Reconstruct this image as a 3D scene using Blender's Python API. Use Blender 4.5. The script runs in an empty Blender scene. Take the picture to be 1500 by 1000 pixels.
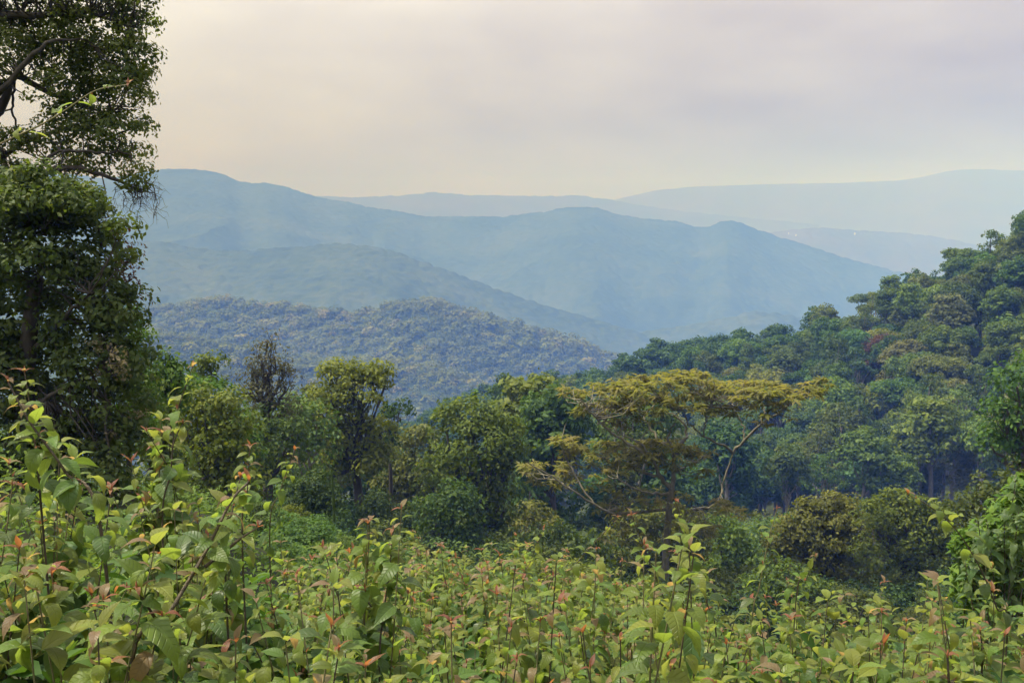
import bpy, math, random
import numpy as np
from mathutils import Vector, Matrix

# ------------------------------------------------------------------ camera, sky, sun, exposure
scene = bpy.context.scene
COL = scene.collection
F = 1500 * 35.0 / 36.0
PITCH = math.atan(190 / F)
cam_data = bpy.data.cameras.new("camera")
cam_data.lens = 35.0
cam_data.sensor_width = 36.0
cam_data.clip_start = 0.05
cam_data.clip_end = 60000.0
cam = bpy.data.objects.new("camera", cam_data)
cam.location = (0, 0, 0)
cam.rotation_euler = (math.radians(90) - PITCH, 0, 0)
COL.objects.link(cam)
scene.camera = cam

SUN_EL, SUN_AZ = math.radians(64), math.radians(-78)      # azimuth from +Y towards +X
S = Vector((math.sin(SUN_AZ) * math.cos(SUN_EL), math.cos(SUN_AZ) * math.cos(SUN_EL), math.sin(SUN_EL)))
world = bpy.data.worlds.new("World")
scene.world = world
world.use_nodes = True
nt = world.node_tree
nt.nodes.clear()
N, L = nt.nodes.new, nt.links.new
out = N('ShaderNodeOutputWorld')
sky = N('ShaderNodeTexSky')
sky.sky_type = 'NISHITA'
sky.sun_disc = False
sky.sun_elevation = SUN_EL
sky.sun_rotation = SUN_AZ
sky.altitude = 2000
sky.dust_density = 6.0
sky.air_density = 1.0
bg_sky = N('ShaderNodeBackground')
bg_sky.inputs['Strength'].default_value = 0.095
L(sky.outputs[0], bg_sky.inputs['Color'])
tc = N('ShaderNodeTexCoord')
dot = N('ShaderNodeVectorMath'); dot.operation = 'DOT_PRODUCT'
dot.inputs[1].default_value = S
L(tc.outputs['Generated'], dot.inputs[0])
mr = N('ShaderNodeMapRange')
mr.inputs['From Min'].default_value = 0.0
mr.inputs['From Max'].default_value = 1.0
L(dot.outputs['Value'], mr.inputs['Value'])
pw = N('ShaderNodeMath'); pw.operation = 'POWER'; pw.inputs[1].default_value = 1.6
L(mr.outputs[0], pw.inputs[0])
noi = N('ShaderNodeTexNoise')
noi.inputs['Scale'].default_value = 5.0
noi.inputs['Detail'].default_value = 6.0
mp = N('ShaderNodeMapping'); mp.inputs['Scale'].default_value = (1, 1, 3.2)
L(tc.outputs['Generated'], mp.inputs[0]); L(mp.outputs[0], noi.inputs['Vector'])
cl = N('ShaderNodeMapRange')
cl.inputs['From Min'].default_value = 0.35; cl.inputs['From Max'].default_value = 0.75
cl.inputs['To Min'].default_value = -0.03; cl.inputs['To Max'].default_value = 0.07
L(noi.outputs[0], cl.inputs['Value'])
add = N('ShaderNodeMath'); add.operation = 'ADD'
L(pw.outputs[0], add.inputs[0]); L(cl.outputs[0], add.inputs[1])
ramp = N('ShaderNodeMix'); ramp.data_type = 'RGBA'
ramp.inputs['A'].default_value = (0.310, 0.287, 0.350, 1)
ramp.inputs['B'].default_value = (1.34, 1.42, 1.80, 1)
L(add.outputs[0], ramp.inputs['Factor'])
ramp.clamp_factor = False
bg_cl = N('ShaderNodeBackground')
L(ramp.outputs['Result'], bg_cl.inputs['Color'])
sz = N('ShaderNodeSeparateXYZ'); L(tc.outputs['Generated'], sz.inputs[0])
zen = N('ShaderNodeMapRange'); zen.inputs['From Min'].default_value = 0.0; zen.inputs['From Max'].default_value = 1.0
zen.inputs['To Min'].default_value = 0.95; zen.inputs['To Max'].default_value = 2.1           # an overcast sky grows brighter towards the zenith
L(sz.outputs['Z'], zen.inputs['Value']); L(zen.outputs[0], bg_cl.inputs['Strength'])
mx = N('ShaderNodeMixShader')
thin = N('ShaderNodeMapRange'); thin.inputs['From Min'].default_value = 0.2; thin.inputs['From Max'].default_value = 0.7
thin.inputs['To Min'].default_value = 0.96; thin.inputs['To Max'].default_value = 0.62       # the veil of cloud and smoke is thinner overhead
L(sz.outputs['Z'], thin.inputs['Value']); L(thin.outputs[0], mx.inputs[0])
L(bg_sky.outputs[0], mx.inputs[1]); L(bg_cl.outputs[0], mx.inputs[2]); L(mx.outputs[0], out.inputs['Surface'])

sun_d = bpy.data.lights.new("sun", 'SUN')
sun_d.energy = 4.2
sun_d.angle = math.radians(3)
sun_d.color = (1.0, 0.96, 0.88)
sun = bpy.data.objects.new("sun", sun_d)
sun.rotation_euler = S.to_track_quat('Z', 'Y').to_euler()
sun.location = (0, 0, 50)
COL.objects.link(sun)

scene.view_settings.view_transform = 'Standard'
scene.view_settings.look = 'None'
scene.view_settings.exposure = 0.75
scene.view_settings.gamma = 1.0
scene.view_settings.use_curve_mapping = False
cy = scene.cycles
cy.max_bounces = 8; cy.diffuse_bounces = 3; cy.glossy_bounces = 2; cy.transmission_bounces = 4
cy.volume_bounces = 0; cy.transparent_max_bounces = 8
cy.caustics_reflective = False; cy.caustics_refractive = False
cy.use_adaptive_sampling = True; cy.adaptive_threshold = 0.02
cy.use_denoising = True

# ------------------------------------------------------------------ helpers
_cp, _sp = math.cos(PITCH), math.sin(PITCH)
def px(u, v, d):
    """point at forward distance d seen at (u, v) of the 1500 x 1000 photograph"""
    cx, cv = (u - 750) / F, -(v - 500) / F
    s = d / (_cp + cv * _sp)
    return np.array([cx * s, d, (-_sp + cv * _cp) * s])
def proj(x, y, z):
    w = y * _cp - z * _sp
    return 750 + F * x / w, 500 - F * (y * _sp + z * _cp) / w

def unit(a):
    return a / np.maximum(np.linalg.norm(a, axis=-1, keepdims=True), 1e-9)

_tab = np.random.default_rng(5).random((256, 256))
def vnoise(x, y, seed=0):
    x = np.asarray(x, float) + seed * 17.31; y = np.asarray(y, float) + seed * 41.7
    xi = np.floor(x).astype(int); yi = np.floor(y).astype(int)
    fx = x - xi; fy = y - yi
    fx = fx * fx * (3 - 2 * fx); fy = fy * fy * (3 - 2 * fy)
    t = lambda a, b: _tab[a & 255, b & 255]
    return (t(xi, yi) * (1 - fx) * (1 - fy) + t(xi + 1, yi) * fx * (1 - fy) + t(xi, yi + 1) * (1 - fx) * fy + t(xi + 1, yi + 1) * fx * fy)
def fbm(x, y, o=4, seed=0):
    s, a, w = 0, 1, 0
    for k in range(o):
        s = s + a * vnoise(x * 2 ** k, y * 2 ** k, seed + k); w += a; a *= 0.5
    return s / w
def domes(x, y, seed=0):
    """rounded bumps, one per jittered unit cell: the tops of far tree crowns"""
    xi = np.floor(x).astype(int); yi = np.floor(y).astype(int)
    best = np.zeros(x.shape)
    for a in (-1, 0, 1):
        for b in (-1, 0, 1):
            jx = _tab[(xi + a + seed * 7) & 255, (yi + b) & 255]; jy = _tab[(yi + b + 91) & 255, (xi + a + seed * 3) & 255]
            hh = _tab[(xi + a + 40) & 255, (yi + b + 13 + seed) & 255]
            d2 = (x - xi - a - jx) ** 2 + (y - yi - b - jy) ** 2
            best = np.maximum(best, (0.55 + 0.6 * hh) * np.sqrt(np.maximum(0, 1 - d2 / 0.75)))
    return best

def mesh_np(name, V, faces, mat=None, tone=None, smooth=False):
    """faces: int array (n,3) or (n,4), or a list of such arrays"""
    if not isinstance(faces, list): faces = [faces]
    faces = [np.asarray(f, np.int32) for f in faces if len(f)]
    me = bpy.data.meshes.new(name)
    V = np.asarray(V, np.float32)
    nl = sum(f.size for f in faces); npoly = sum(len(f) for f in faces)
    me.vertices.add(len(V)); me.loops.add(nl); me.polygons.add(npoly)
    me.vertices.foreach_set("co", V.ravel())
    me.loops.foreach_set("vertex_index", np.concatenate([f.ravel() for f in faces]))
    sizes = np.concatenate([np.full(len(f), f.shape[1]) for f in faces])
    me.polygons.foreach_set("loop_start", (np.cumsum(sizes) - sizes).astype(np.int32))
    if smooth: me.polygons.foreach_set("use_smooth", np.ones(npoly, bool))
    if tone is not None:
        at = me.attributes.new("tone", 'FLOAT', 'POINT')
        at.data.foreach_set("value", np.asarray(tone, np.float32))
    me.update(calc_edges=True)
    if mat: me.materials.append(mat)
    return me

def put(name, data, parent=None, loc=None, **props):
    o = bpy.data.objects.new(name, data)
    COL.objects.link(o)
    if parent is not None: o.parent = parent
    if loc is not None: o.location = loc
    for k, v in props.items(): o[k] = v
    return o
def thing(name, label, cat, loc, group=None, data=None, rotz=0.0, scale=None):
    o = put(name, data, None, loc, label=label, category=cat)
    if group: o['group'] = group
    o.rotation_euler = (0, 0, rotz)
    if scale is not None: o.scale = scale
    return o

def tube(pts, radii, sides=6):
    pts = np.asarray(pts, float); n = len(pts)
    radii = np.broadcast_to(np.asarray(radii, float), (n,))
    tan = unit(np.gradient(pts, axis=0))
    ref = np.array([0.31, 0.17, 0.93]); ref2 = np.array([1.0, 0.1, 0])
    a = np.cross(tan, ref); bad = np.linalg.norm(a, axis=1) < 0.15
    a[bad] = np.cross(tan[bad], ref2)
    a = unit(a); b = np.cross(tan, a)
    th = np.arange(sides) * 2 * math.pi / sides
    V = pts[:, None] + radii[:, None, None] * (np.cos(th)[None, :, None] * a[:, None] + np.sin(th)[None, :, None] * b[:, None])
    V = V.reshape(-1, 3)
    i = np.arange(n - 1)[:, None] * sides; j = np.arange(sides)[None]
    k = (j + 1) % sides
    Q = np.stack([i + j, i + k, i + sides + k, i + sides + j], -1).reshape(-1, 4)
    return V, Q
def join(parts):
    Vs, Qs, o = [], [], 0
    for V, Q in parts:
        Vs.append(V); Qs.append(np.asarray(Q) + o); o += len(V)
    return np.concatenate(Vs), np.concatenate(Qs)
def curve(pts, n=10):
    """smooth polyline through pts (Catmull-Rom)"""
    p = np.asarray(pts, float)
    if len(p) == 2:
        t = np.linspace(0, 1, n)[:, None]; return p[0] * (1 - t) + p[1] * t
    q = np.concatenate([[2 * p[0] - p[1]], p, [2 * p[-1] - p[-2]]])
    res = []
    m = max(2, n // (len(p) - 1))
    for i in range(len(p) - 1):
        a, b, c, d = q[i:i + 4]
        for t in np.linspace(0, 1, m, endpoint=False):
            res.append(0.5 * ((2 * b) + (c - a) * t + (2 * a - 5 * b + 4 * c - d) * t * t + (3 * b - a - 3 * c + d) * t ** 3))
    res.append(p[-1])
    return np.array(res)

def leaf_quads(P, Nn, size, rng, aspect=0.55, droop=0.25, T=None):
    n = len(P)
    size = np.broadcast_to(np.asarray(size, float), (n,))[:, None]
    Nn = unit(Nn)
    if T is None:
        T = rng.normal(size=(n, 3))
        T[:, 2] -= droop * 2
    T = unit(T - (T * Nn).sum(1, keepdims=True) * Nn)
    B = np.cross(Nn, T)
    w = size * aspect * 0.5 * rng.uniform(0.8, 1.2, (n, 1))
    base = P - T * size * 0.5; tip = P + T * size * 0.5 - Nn * size * 0.12
    mid = P - T * size * 0.06 + Nn * size * 0.06
    V = np.stack([base, mid - B * w, tip, mid + B * w], 1).reshape(-1, 3)
    Q = np.arange(4 * n).reshape(-1, 4)
    return V, Q

def leaf_hex(P, Nn, size, rng, aspect=0.55, droop=0.25, fold=0.25):
    """six sided leaf folded along its midrib, for leaves seen from close by"""
    n = len(P); size = np.broadcast_to(np.asarray(size, float), (n,))[:, None]
    Nn = unit(Nn); T = rng.normal(size=(n, 3)); T[:, 2] -= droop * 2
    T = unit(T - (T * Nn).sum(1, keepdims=True) * Nn); B = np.cross(Nn, T)
    w = size * aspect * 0.5 * rng.uniform(0.85, 1.15, (n, 1)); dn = Nn * size
    b = P - T * size * 0.5; t = P + T * size * 0.5 - dn * 0.2
    l1 = P - T * size * 0.27; l2 = P + T * size * 0.12 - dn * 0.03
    V = np.stack([b, l1 - B * w * .85 + dn * fold * .3, l2 - B * w * .9 + dn * fold * .3, t, l2 + B * w * .9 + dn * fold * .3, l1 + B * w * .85 + dn * fold * .3], 1).reshape(-1, 3)
    i = np.arange(n)[:, None] * 6
    Q = np.concatenate([i + np.array([[0, 3, 2, 1]]), i + np.array([[0, 5, 4, 3]])])
    return V, Q

def sphere_dirs(n, rng, zmin=-1.0, zmax=1.0):
    z = rng.uniform(zmin, zmax, n); a = rng.uniform(0, 2 * math.pi, n); r = np.sqrt(1 - z * z)
    return np.stack([r * np.cos(a), r * np.sin(a), z], 1)

def crown_cloud(lobes, rng, clump, leaf, per, k=1.0, zmin=-0.6, flat=0.7, up=0.5, droop=0.25, aspect=0.55, inner=0.12, rough=0.45):
    """leaf clumps over lobes (x,y,z,rx,ry,rz); returns V, Q, tone per vertex, clump centres"""
    C, O = [], []
    for lb in lobes:
        c = np.array(lb[:3]); r = np.array(lb[3:6])
        area = 4 * math.pi * (((r[0] * r[1]) ** 1.6 + (r[0] * r[2]) ** 1.6 + (r[1] * r[2]) ** 1.6) / 3) ** (1 / 1.6)
        n = max(3, int(k * 0.42 * area / clump ** 2))
        d = sphere_dirs(n, rng, zmin, 1.0)
        s = np.where(rng.random(n) < inner, rng.uniform(0.3, 0.7, n), rng.uniform(0.8, 1.06, n))[:, None]
        C.append(c + d * r * s); O.append(unit(d / r))
    C = np.concatenate(C); O = np.concatenate(O)
    n = len(C)
    cr = clump * rng.uniform(0.6, 1.3, n)
    ctone = rng.normal(0.5, 0.17, n)
    cnt = np.maximum(4, (per * (cr / clump) ** 2).astype(int))
    idx = np.repeat(np.arange(n), cnt)
    m = len(idx)
    d = sphere_dirs(m, rng, -0.75, 1.0)
    rad = rng.uniform(0.35, 1.0, m)[:, None] ** 0.6
    P = C[idx] + d * rad * cr[idx][:, None] * np.array([1, 1, flat])
    Nn = 0.4 * O[idx] + 0.7 * d + np.array([0, 0, up]) + rough * rng.normal(size=(m, 3))
    V, Q = leaf_quads(P, Nn, leaf * rng.uniform(0.65, 1.3, m), rng, aspect, droop)
    tone = np.clip(ctone[idx] + rng.normal(0, 0.16, m), 0, 1)
    return V, Q, np.repeat(tone, 4), C

# ------------------------------------------------------------------ materials
def _mat(name):
    m = bpy.data.materials.new(name); m.use_nodes = True
    m.node_tree.nodes.clear()
    return m, m.node_tree.nodes.new, m.node_tree.links.new
def tree_leaf_mat(name, c, trans=0.35, var=0.25, rough=0.6, spec=0.15, hue=0.03, glow=(1.5, 1.5, 0.6)):
    """c: three colours along the per-leaf tone"""
    m, N, L = _mat(name)
    at = N('ShaderNodeAttribute'); at.attribute_name = 'tone'
    rp = N('ShaderNodeValToRGB')
    e = rp.color_ramp.elements
    e[0].position = 0.1; e[0].color = (*c[0], 1); e[1].position = 0.95; e[1].color = (*c[2], 1)
    x = e.new(0.5); x.color = (*c[1], 1)
    L(at.outputs['Fac'], rp.inputs[0])
    oi = N('ShaderNodeObjectInfo')
    hs = N('ShaderNodeHueSaturation')
    a = N('ShaderNodeMapRange'); a.inputs['To Min'].default_value = 0.5 - hue; a.inputs['To Max'].default_value = 0.5 + hue
    b = N('ShaderNodeMapRange'); b.inputs['To Min'].default_value = 1 - var; b.inputs['To Max'].default_value = 1 + var
    fr = N('ShaderNodeMath'); fr.operation = 'MULTIPLY'; fr.inputs[1].default_value = 7.37
    f2 = N('ShaderNodeMath'); f2.operation = 'FRACT'
    L(oi.outputs['Random'], a.inputs['Value']); L(oi.outputs['Random'], fr.inputs[0]); L(fr.outputs[0], f2.inputs[0]); L(f2.outputs[0], b.inputs['Value'])
    L(a.outputs[0], hs.inputs['Hue']); L(b.outputs[0], hs.inputs['Value']); L(rp.outputs[0], hs.inputs['Color'])
    p = N('ShaderNodeBsdfPrincipled')
    p.inputs['Roughness'].default_value = rough; p.inputs['Specular IOR Level'].default_value = spec
    L(hs.outputs[0], p.inputs['Base Color'])
    t = N('ShaderNodeBsdfTranslucent')
    mu = N('ShaderNodeMix'); mu.data_type = 'RGBA'; mu.blend_type = 'MULTIPLY'; mu.inputs['Factor'].default_value = 1
    mu.inputs['B'].default_value = (*glow, 1)
    L(hs.outputs[0], mu.inputs['A']); L(mu.outputs['Result'], t.inputs['Color'])
    ms = N('ShaderNodeMixShader'); ms.inputs[0].default_value = trans
    L(p.outputs[0], ms.inputs[1]); L(t.outputs[0], ms.inputs[2])
    o = N('ShaderNodeOutputMaterial'); L(ms.outputs[0], o.inputs['Surface'])
    return m
def bark_mat(name, c1, c2, scale=3.0):
    m, N, L = _mat(name)
    tc = N('ShaderNodeTexCoord'); mp = N('ShaderNodeMapping'); mp.inputs['Scale'].default_value = (scale * 2, scale * 2, scale * 0.5)
    L(tc.outputs['Object'], mp.inputs[0])
    no = N('ShaderNodeTexNoise'); no.inputs['Detail'].default_value = 6; no.inputs['Scale'].default_value = 1.0
    L(mp.outputs[0], no.inputs['Vector'])
    rp = N('ShaderNodeValToRGB'); e = rp.color_ramp.elements
    e[0].position = 0.3; e[0].color = (*c1, 1); e[1].position = 0.7; e[1].color = (*c2, 1)
    L(no.outputs[0], rp.inputs[0])
    bu = N('ShaderNodeBump'); bu.inputs['Strength'].default_value = 0.6; bu.inputs['Distance'].default_value = 0.05
    L(no.outputs[0], bu.inputs['Height'])
    p = N('ShaderNodeBsdfPrincipled'); p.inputs['Roughness'].default_value = 0.85
    L(rp.outputs[0], p.inputs['Base Color']); L(bu.outputs[0], p.inputs['Normal'])
    o = N('ShaderNodeOutputMaterial'); L(p.outputs[0], o.inputs['Surface'])
    return m
def cover_mat(name, c, s1, s2):
    """ground or far forest cover: three colours over two scales of noise in world metres"""
    m, N, L = _mat(name)
    ge = N('ShaderNodeNewGeometry')
    n1 = N('ShaderNodeTexNoise'); n1.inputs['Scale'].default_value = s1; n1.inputs['Detail'].default_value = 5
    n2 = N('ShaderNodeTexNoise'); n2.inputs['Scale'].default_value = s2; n2.inputs['Detail'].default_value = 3
    L(ge.outputs['Position'], n1.inputs['Vector']); L(ge.outputs['Position'], n2.inputs['Vector'])
    mi = N('ShaderNodeMix'); mi.inputs['Factor'].default_value = 0.5
    L(n1.outputs[0], mi.inputs['A']); L(n2.outputs[0], mi.inputs['B'])
    rp = N('ShaderNodeValToRGB'); e = rp.color_ramp.elements
    e[0].position = 0.38; e[0].color = (*c[0], 1); e[1].position = 0.64; e[1].color = (*c[2], 1)
    x = e.new(0.5); x.color = (*c[1], 1)
    L(mi.outputs['Result'], rp.inputs[0])
    p = N('ShaderNodeBsdfPrincipled'); p.inputs['Roughness'].default_value = 0.9; p.inputs['Specular IOR Level'].default_value = 0.1
    L(rp.outputs[0], p.inputs['Base Color'])
    o = N('ShaderNodeOutputMaterial'); L(p.outputs[0], o.inputs['Surface'])
    return m
def plain_mat(name, c, rough=0.7):
    m, N, L = _mat(name)
    no = N('ShaderNodeTexNoise'); no.inputs['Scale'].default_value = 0.8
    rp = N('ShaderNodeValToRGB'); e = rp.color_ramp.elements
    e[0].color = (*[x * 0.8 for x in c], 1); e[1].color = (*[min(1, x * 1.15) for x in c], 1)
    L(no.outputs[0], rp.inputs[0])
    p = N('ShaderNodeBsdfPrincipled'); p.inputs['Roughness'].default_value = rough
    L(rp.outputs[0], p.inputs['Base Color'])
    o = N('ShaderNodeOutputMaterial'); L(p.outputs[0], o.inputs['Surface'])
    return m

M_green = tree_leaf_mat("leaf_mid_green", [(0.0442, 0.0754, 0.013), (0.0806, 0.1248, 0.0182), (0.1365, 0.1794, 0.026)])
M_dark = tree_leaf_mat("leaf_dark_green", [(0.0297, 0.054, 0.0135), (0.054, 0.0891, 0.0189), (0.0945, 0.135, 0.027)])
M_blue = tree_leaf_mat("leaf_blue_green", [(0.0425, 0.075, 0.025), (0.065, 0.1125, 0.035), (0.1063, 0.1562, 0.05)])
M_yellow = tree_leaf_mat("leaf_yellow_green", [(0.0644, 0.092, 0.0138), (0.1058, 0.1357, 0.0207), (0.1552, 0.1782, 0.0299)])
M_olive = tree_leaf_mat("leaf_olive", [(0.0575, 0.0713, 0.0138), (0.092, 0.1127, 0.0207), (0.138, 0.1518, 0.0299)])
M_pale = tree_leaf_mat("leaf_pale_grey_green", [(0.0792, 0.102, 0.0336), (0.126, 0.1488, 0.0456), (0.174, 0.192, 0.066)])
M_rust = tree_leaf_mat("leaf_reddish_brown", [(0.060, 0.032, 0.022), (0.095, 0.052, 0.032), (0.120, 0.085, 0.045)], hue=0.015)
M_gold = tree_leaf_mat("leaf_golden_brown", [(0.090, 0.102, 0.026), (0.150, 0.152, 0.042), (0.210, 0.180, 0.060)], trans=0.52, hue=0.0, var=0.0, glow=(1.5, 1.5, 0.7))
M_twig = tree_leaf_mat("leaf_grey_brown", [(0.062, 0.066, 0.036), (0.094, 0.096, 0.052), (0.130, 0.122, 0.070)], hue=0.0)
M_vine = tree_leaf_mat("leaf_vine_pale", [(0.090, 0.085, 0.040), (0.160, 0.135, 0.075), (0.240, 0.190, 0.110)], hue=0.0)
M_fern = tree_leaf_mat("frond_bright_green", [(0.050, 0.085, 0.020), (0.075, 0.120, 0.028), (0.110, 0.150, 0.040)])
M_far = tree_leaf_mat("canopy_far", [(0.066, 0.088, 0.015), (0.125, 0.142, 0.022), (0.190, 0.165, 0.040)], hue=0.0, var=0.0)
B_dark = bark_mat("bark_dark", (0.030, 0.024, 0.018), (0.085, 0.070, 0.052))
B_pale = bark_mat("bark_pale", (0.130, 0.115, 0.095), (0.240, 0.215, 0.180))
B_moss = bark_mat("bark_mossy", (0.080, 0.070, 0.040), (0.170, 0.150, 0.090))
G_ground = cover_mat("ground_cover", [(0.020, 0.022, 0.010), (0.032, 0.040, 0.015), (0.050, 0.062, 0.022)], 0.6, 0.05)
G_ridge = cover_mat("ridge_forest", [(0.026, 0.042, 0.016), (0.038, 0.056, 0.020), (0.056, 0.070, 0.026)], 0.03, 0.004)

G_warm = cover_mat("far_ridge_haze_offset", [(0.060, 0.040, 0.030), (0.076, 0.048, 0.036), (0.095, 0.060, 0.044)], 0.012, 0.0015)  # reddened surface colour offsets the mint cast of the distant haze
G_warm_mild = cover_mat("ridge_haze_offset_mild", [(0.045, 0.040, 0.024), (0.062, 0.048, 0.030), (0.080, 0.058, 0.036)], 0.02, 0.003)  # milder reddening in the colour against the same haze cast
# ------------------------------------------------------------------ ground
CTRL = np.array([
 (0,0,-1.75),(-3,0,-1.5),(3,0,-1.9),(0,-6,-1.5),(-8,-5,-1.0),(8,-5,-1.6),(0,-30,3),(-30,-20,3),(30,-20,2),(-30,5,-1),(30,8,-4),
 (-1.2,2.2,-2.0),(-1.4,2.8,-1.85),(0,3,-2.75),(2.0,3,-2.9),(-1.3,3.8,-2.25),(-1.1,5,-2.75),(0.2,5.2,-3.3),(-.8,8,-4.1),(0,8.5,-4.3),(1.1,8,-4.3),(1.9,7,-3.95),(2.6,7,-4.1),(2.9,6,-3.6),
 (-4,5,-1.9),(-5,8,-3.2),(5,8,-4.0),(6,12,-6.6),(4.5,11,-6.3),(2.5,14,-9.0),(10,20,-11.5),(0,14,-8.4),(-7,14,-5.4),(7,16,-9.4),(-9,24,-7.5),(0,30,-14),(14,30,-15.5),(-22,50,-14.5),
 (-6,35,-12.8),(-9.5,40,-13.7),(-13,45,-14.6),(-4,29,-11.8),(-13,60,-21),(0,60,-25.5),(12,60,-26.5),(27,60,-25),(-5,75,-31),(30,90,-36),(0,110,-43),(40,130,-48),(-40,100,-34),(70,110,-38),
 (60,190,-64),(30,200,-70),(0,230,-80),(-60,250,-92),(98,185,-51),(130,260,-26),(200,250,-2),(200,330,-8),(150,340,-24),
 (103,300,-48),(63,370,-69),(30,430,-93),(-10,480,-107),(63,480,-110),(103,420,-92),(30,560,-140),(140,400,-78),(-80,520,-150),
 (-100,400,-130),(0,800,-230),(-200,900,-265),(200,800,-200),(-200,400,-150),(-150,200,-85),(-300,700,-230),(300,600,-120),(350,300,15),
 (-150,60,-20),(150,100,-20),(0,1100,-275),(-500,1100,-300),(500,1100,-260),(-600,300,-160),(600,300,0),(-500,-300,40),(500,-300,40)], float)
def _ker(r):
    return r * r * np.log(np.maximum(r, 1e-6))
_cx = CTRL[:, :2] / 100
_K = _ker(np.linalg.norm(_cx[:, None] - _cx[None], axis=2)) + np.eye(len(CTRL)) * 1e-4
_Pm = np.c_[np.ones(len(CTRL)), _cx]
_A = np.block([[_K, _Pm], [_Pm.T, np.zeros((3, 3))]])
_w = np.linalg.solve(_A, np.r_[CTRL[:, 2], 0, 0, 0])
def ground_z(x, y):
    x = np.atleast_1d(np.asarray(x, float)); y = np.atleast_1d(np.asarray(y, float))
    sh = x.shape; x = x.ravel(); y = y.ravel()
    r = np.hypot(x, y)
    k = np.minimum(1, 1100 / np.maximum(r, 1))
    q = np.c_[x * k, y * k] / 100
    z = _ker(np.linalg.norm(q[:, None] - _cx[None], axis=2)) @ _w[:len(CTRL)] + _w[-3] + q @ _w[-2:]
    b = np.clip((r - 800) / 1800, 0, 1); b = b * b * (3 - 2 * b)
    z = z * (1 - b) + b * (-460 + 30 * fbm(x / 900, y / 900, 3, 3))
    z = z + (fbm(x / 2.5, y / 2.5, 3, 9) - 0.5) * np.clip(r / 40, 0, 1) * 1.2
    return z.reshape(sh)
rings = np.r_[0.0, np.geomspace(0.7, 15200, 165)]
naz = 260
th = np.linspace(0, 2 * math.pi, naz, endpoint=False)
gx = rings[:, None] * np.sin(th)[None]; gy = rings[:, None] * np.cos(th)[None]
gz = ground_z(gx, gy)
i = np.arange(len(rings) - 1)[:, None] * naz; j = np.arange(naz)[None]; k2 = (j + 1) % naz
gq = np.stack([i + j, i + naz + j, i + naz + k2, i + k2], -1).reshape(-1, 4)
put("ground", mesh_np("ground", np.stack([gx, gy, gz], -1).reshape(-1, 3), gq, G_ground, smooth=True), kind="structure")

# ------------------------------------------------------------------ hills and mountain ridges
def ridge(name, pts, D, length, drop, nx, ny, cell, amp, gully, gw, seed, mat=G_ridge, crest_amp=0.0, power=1.0):
    pts = np.array(pts, float)
    u = np.linspace(pts[0, 0], pts[-1, 0], nx)
    v = np.interp(u, pts[:, 0], pts[:, 1])
    kk = np.hanning(9); kk /= kk.sum()
    v = np.convolve(np.pad(v, 4, mode='edge'), kk, 'valid')
    Dd = np.interp(u, [p[0] for p in D], [p[1] for p in D])
    c = np.array([px(a, b, d) for a, b, d in zip(u, v, Dd)])
    t = np.r_[np.linspace(-0.5, -0.02, 8), np.linspace(0, 1, ny) ** 1.15]
    fac = 1 - t[:, None] * length / Dd[None]
    X = c[None, :, 0] * fac; Y = c[None, :, 1] * fac
    tt = np.abs(t)[:, None]
    Z = c[None, :, 2] - drop * tt ** power
    sp = 1 - np.abs(2 * fbm(X / gw + 0.6 * fbm(X / gw, Y / gw, 2, seed + 5), Y / (gw * 2.6), 3, seed) - 1) * 2
    Z = Z + 0.42 * gully * (sp - 0.5) * np.clip(tt * 2.2, 0, 1) * (t[:, None] > 0)
    cs = 6.0 * max(cell, 20)
    Z = Z + crest_amp * (fbm(X / cs, Y / cs, 3, seed + 2) - 0.5)
    S0 = (X.copy(), Y.copy(), Z.copy(), t)
    if cell: Z = Z + amp * domes(X / cell, Y / cell, seed) - amp * 0.5
    n = len(t)
    i = np.arange(n - 1)[:, None] * nx; j = np.arange(nx - 1)[None]
    Q = np.stack([i + j, i + j + 1, i + nx + j + 1, i + nx + j], -1).reshape(-1, 4)
    o = put(name, mesh_np(name, np.stack([X, Y, Z], -1).reshape(-1, 3), Q, mat, smooth=True), kind="structure")
    return o, S0

ridge("mountain_ridge", [(-300,320),(200,300),(400,292),(480,287),(520,290),(560,288),(600,286),(635,282),(680,286),(740,287),(800,288),(850,287),(890,292),(930,300),(1000,310),(1200,330)],
      [(-300, 9500), (1200, 9500)], 2500, 500, 420, 30, 45, 14, 90, 900, 11, G_warm_mild)
ridge("mountain_ridge", [(700,330),(850,305),(900,293),(960,279),(1010,274),(1060,272),(1120,270),(1180,269),(1230,268),(1280,266),(1310,265),(1345,261),(1380,252),(1410,248),(1450,248),(1500,250),(1600,252),(1800,268),(2000,300)],
      [(700, 11500), (2000, 11500)], 4000, 1350, 360, 30, 0, 0, 120, 1400, 12, G_warm, crest_amp=10)
h6, s6 = ridge("mountain_ridge", [(980,400),(1060,360),(1130,340),(1180,335),(1205,333),(1240,337),(1290,340),(1330,342),(1400,352),(1480,372),(1600,400),(1700,420)],
      [(980, 7400), (1700, 7700)], 1500, 300, 260, 40, 60, 16, 50, 500, 13, G_warm_mild)
ridge("mountain_ridge", [(-400,300),(-100,262),(100,255),(160,262),(215,251),(240,248),(270,248),(300,250),(325,255),(350,267),(375,269),(390,268),(420,274),(450,285),(480,292),(510,296),(545,305),(580,309),(620,318),(660,318),(700,317),(740,317),(775,313),(800,311),(815,306),(845,303),(875,305),(900,313),(930,320),(960,322),(990,325),(1020,333),(1040,333),(1052,326),(1068,323),(1085,327),(1110,337),(1150,350),(1200,366),(1250,381),(1300,394),(1340,404),(1400,418),(1500,450),(1640,520)],
      [(-400, 5600), (240, 5200), (800, 5000), (1640, 4600)], 1900, 520, 760, 190, 26, 8, 85, 420, 14, crest_amp=8)
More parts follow.
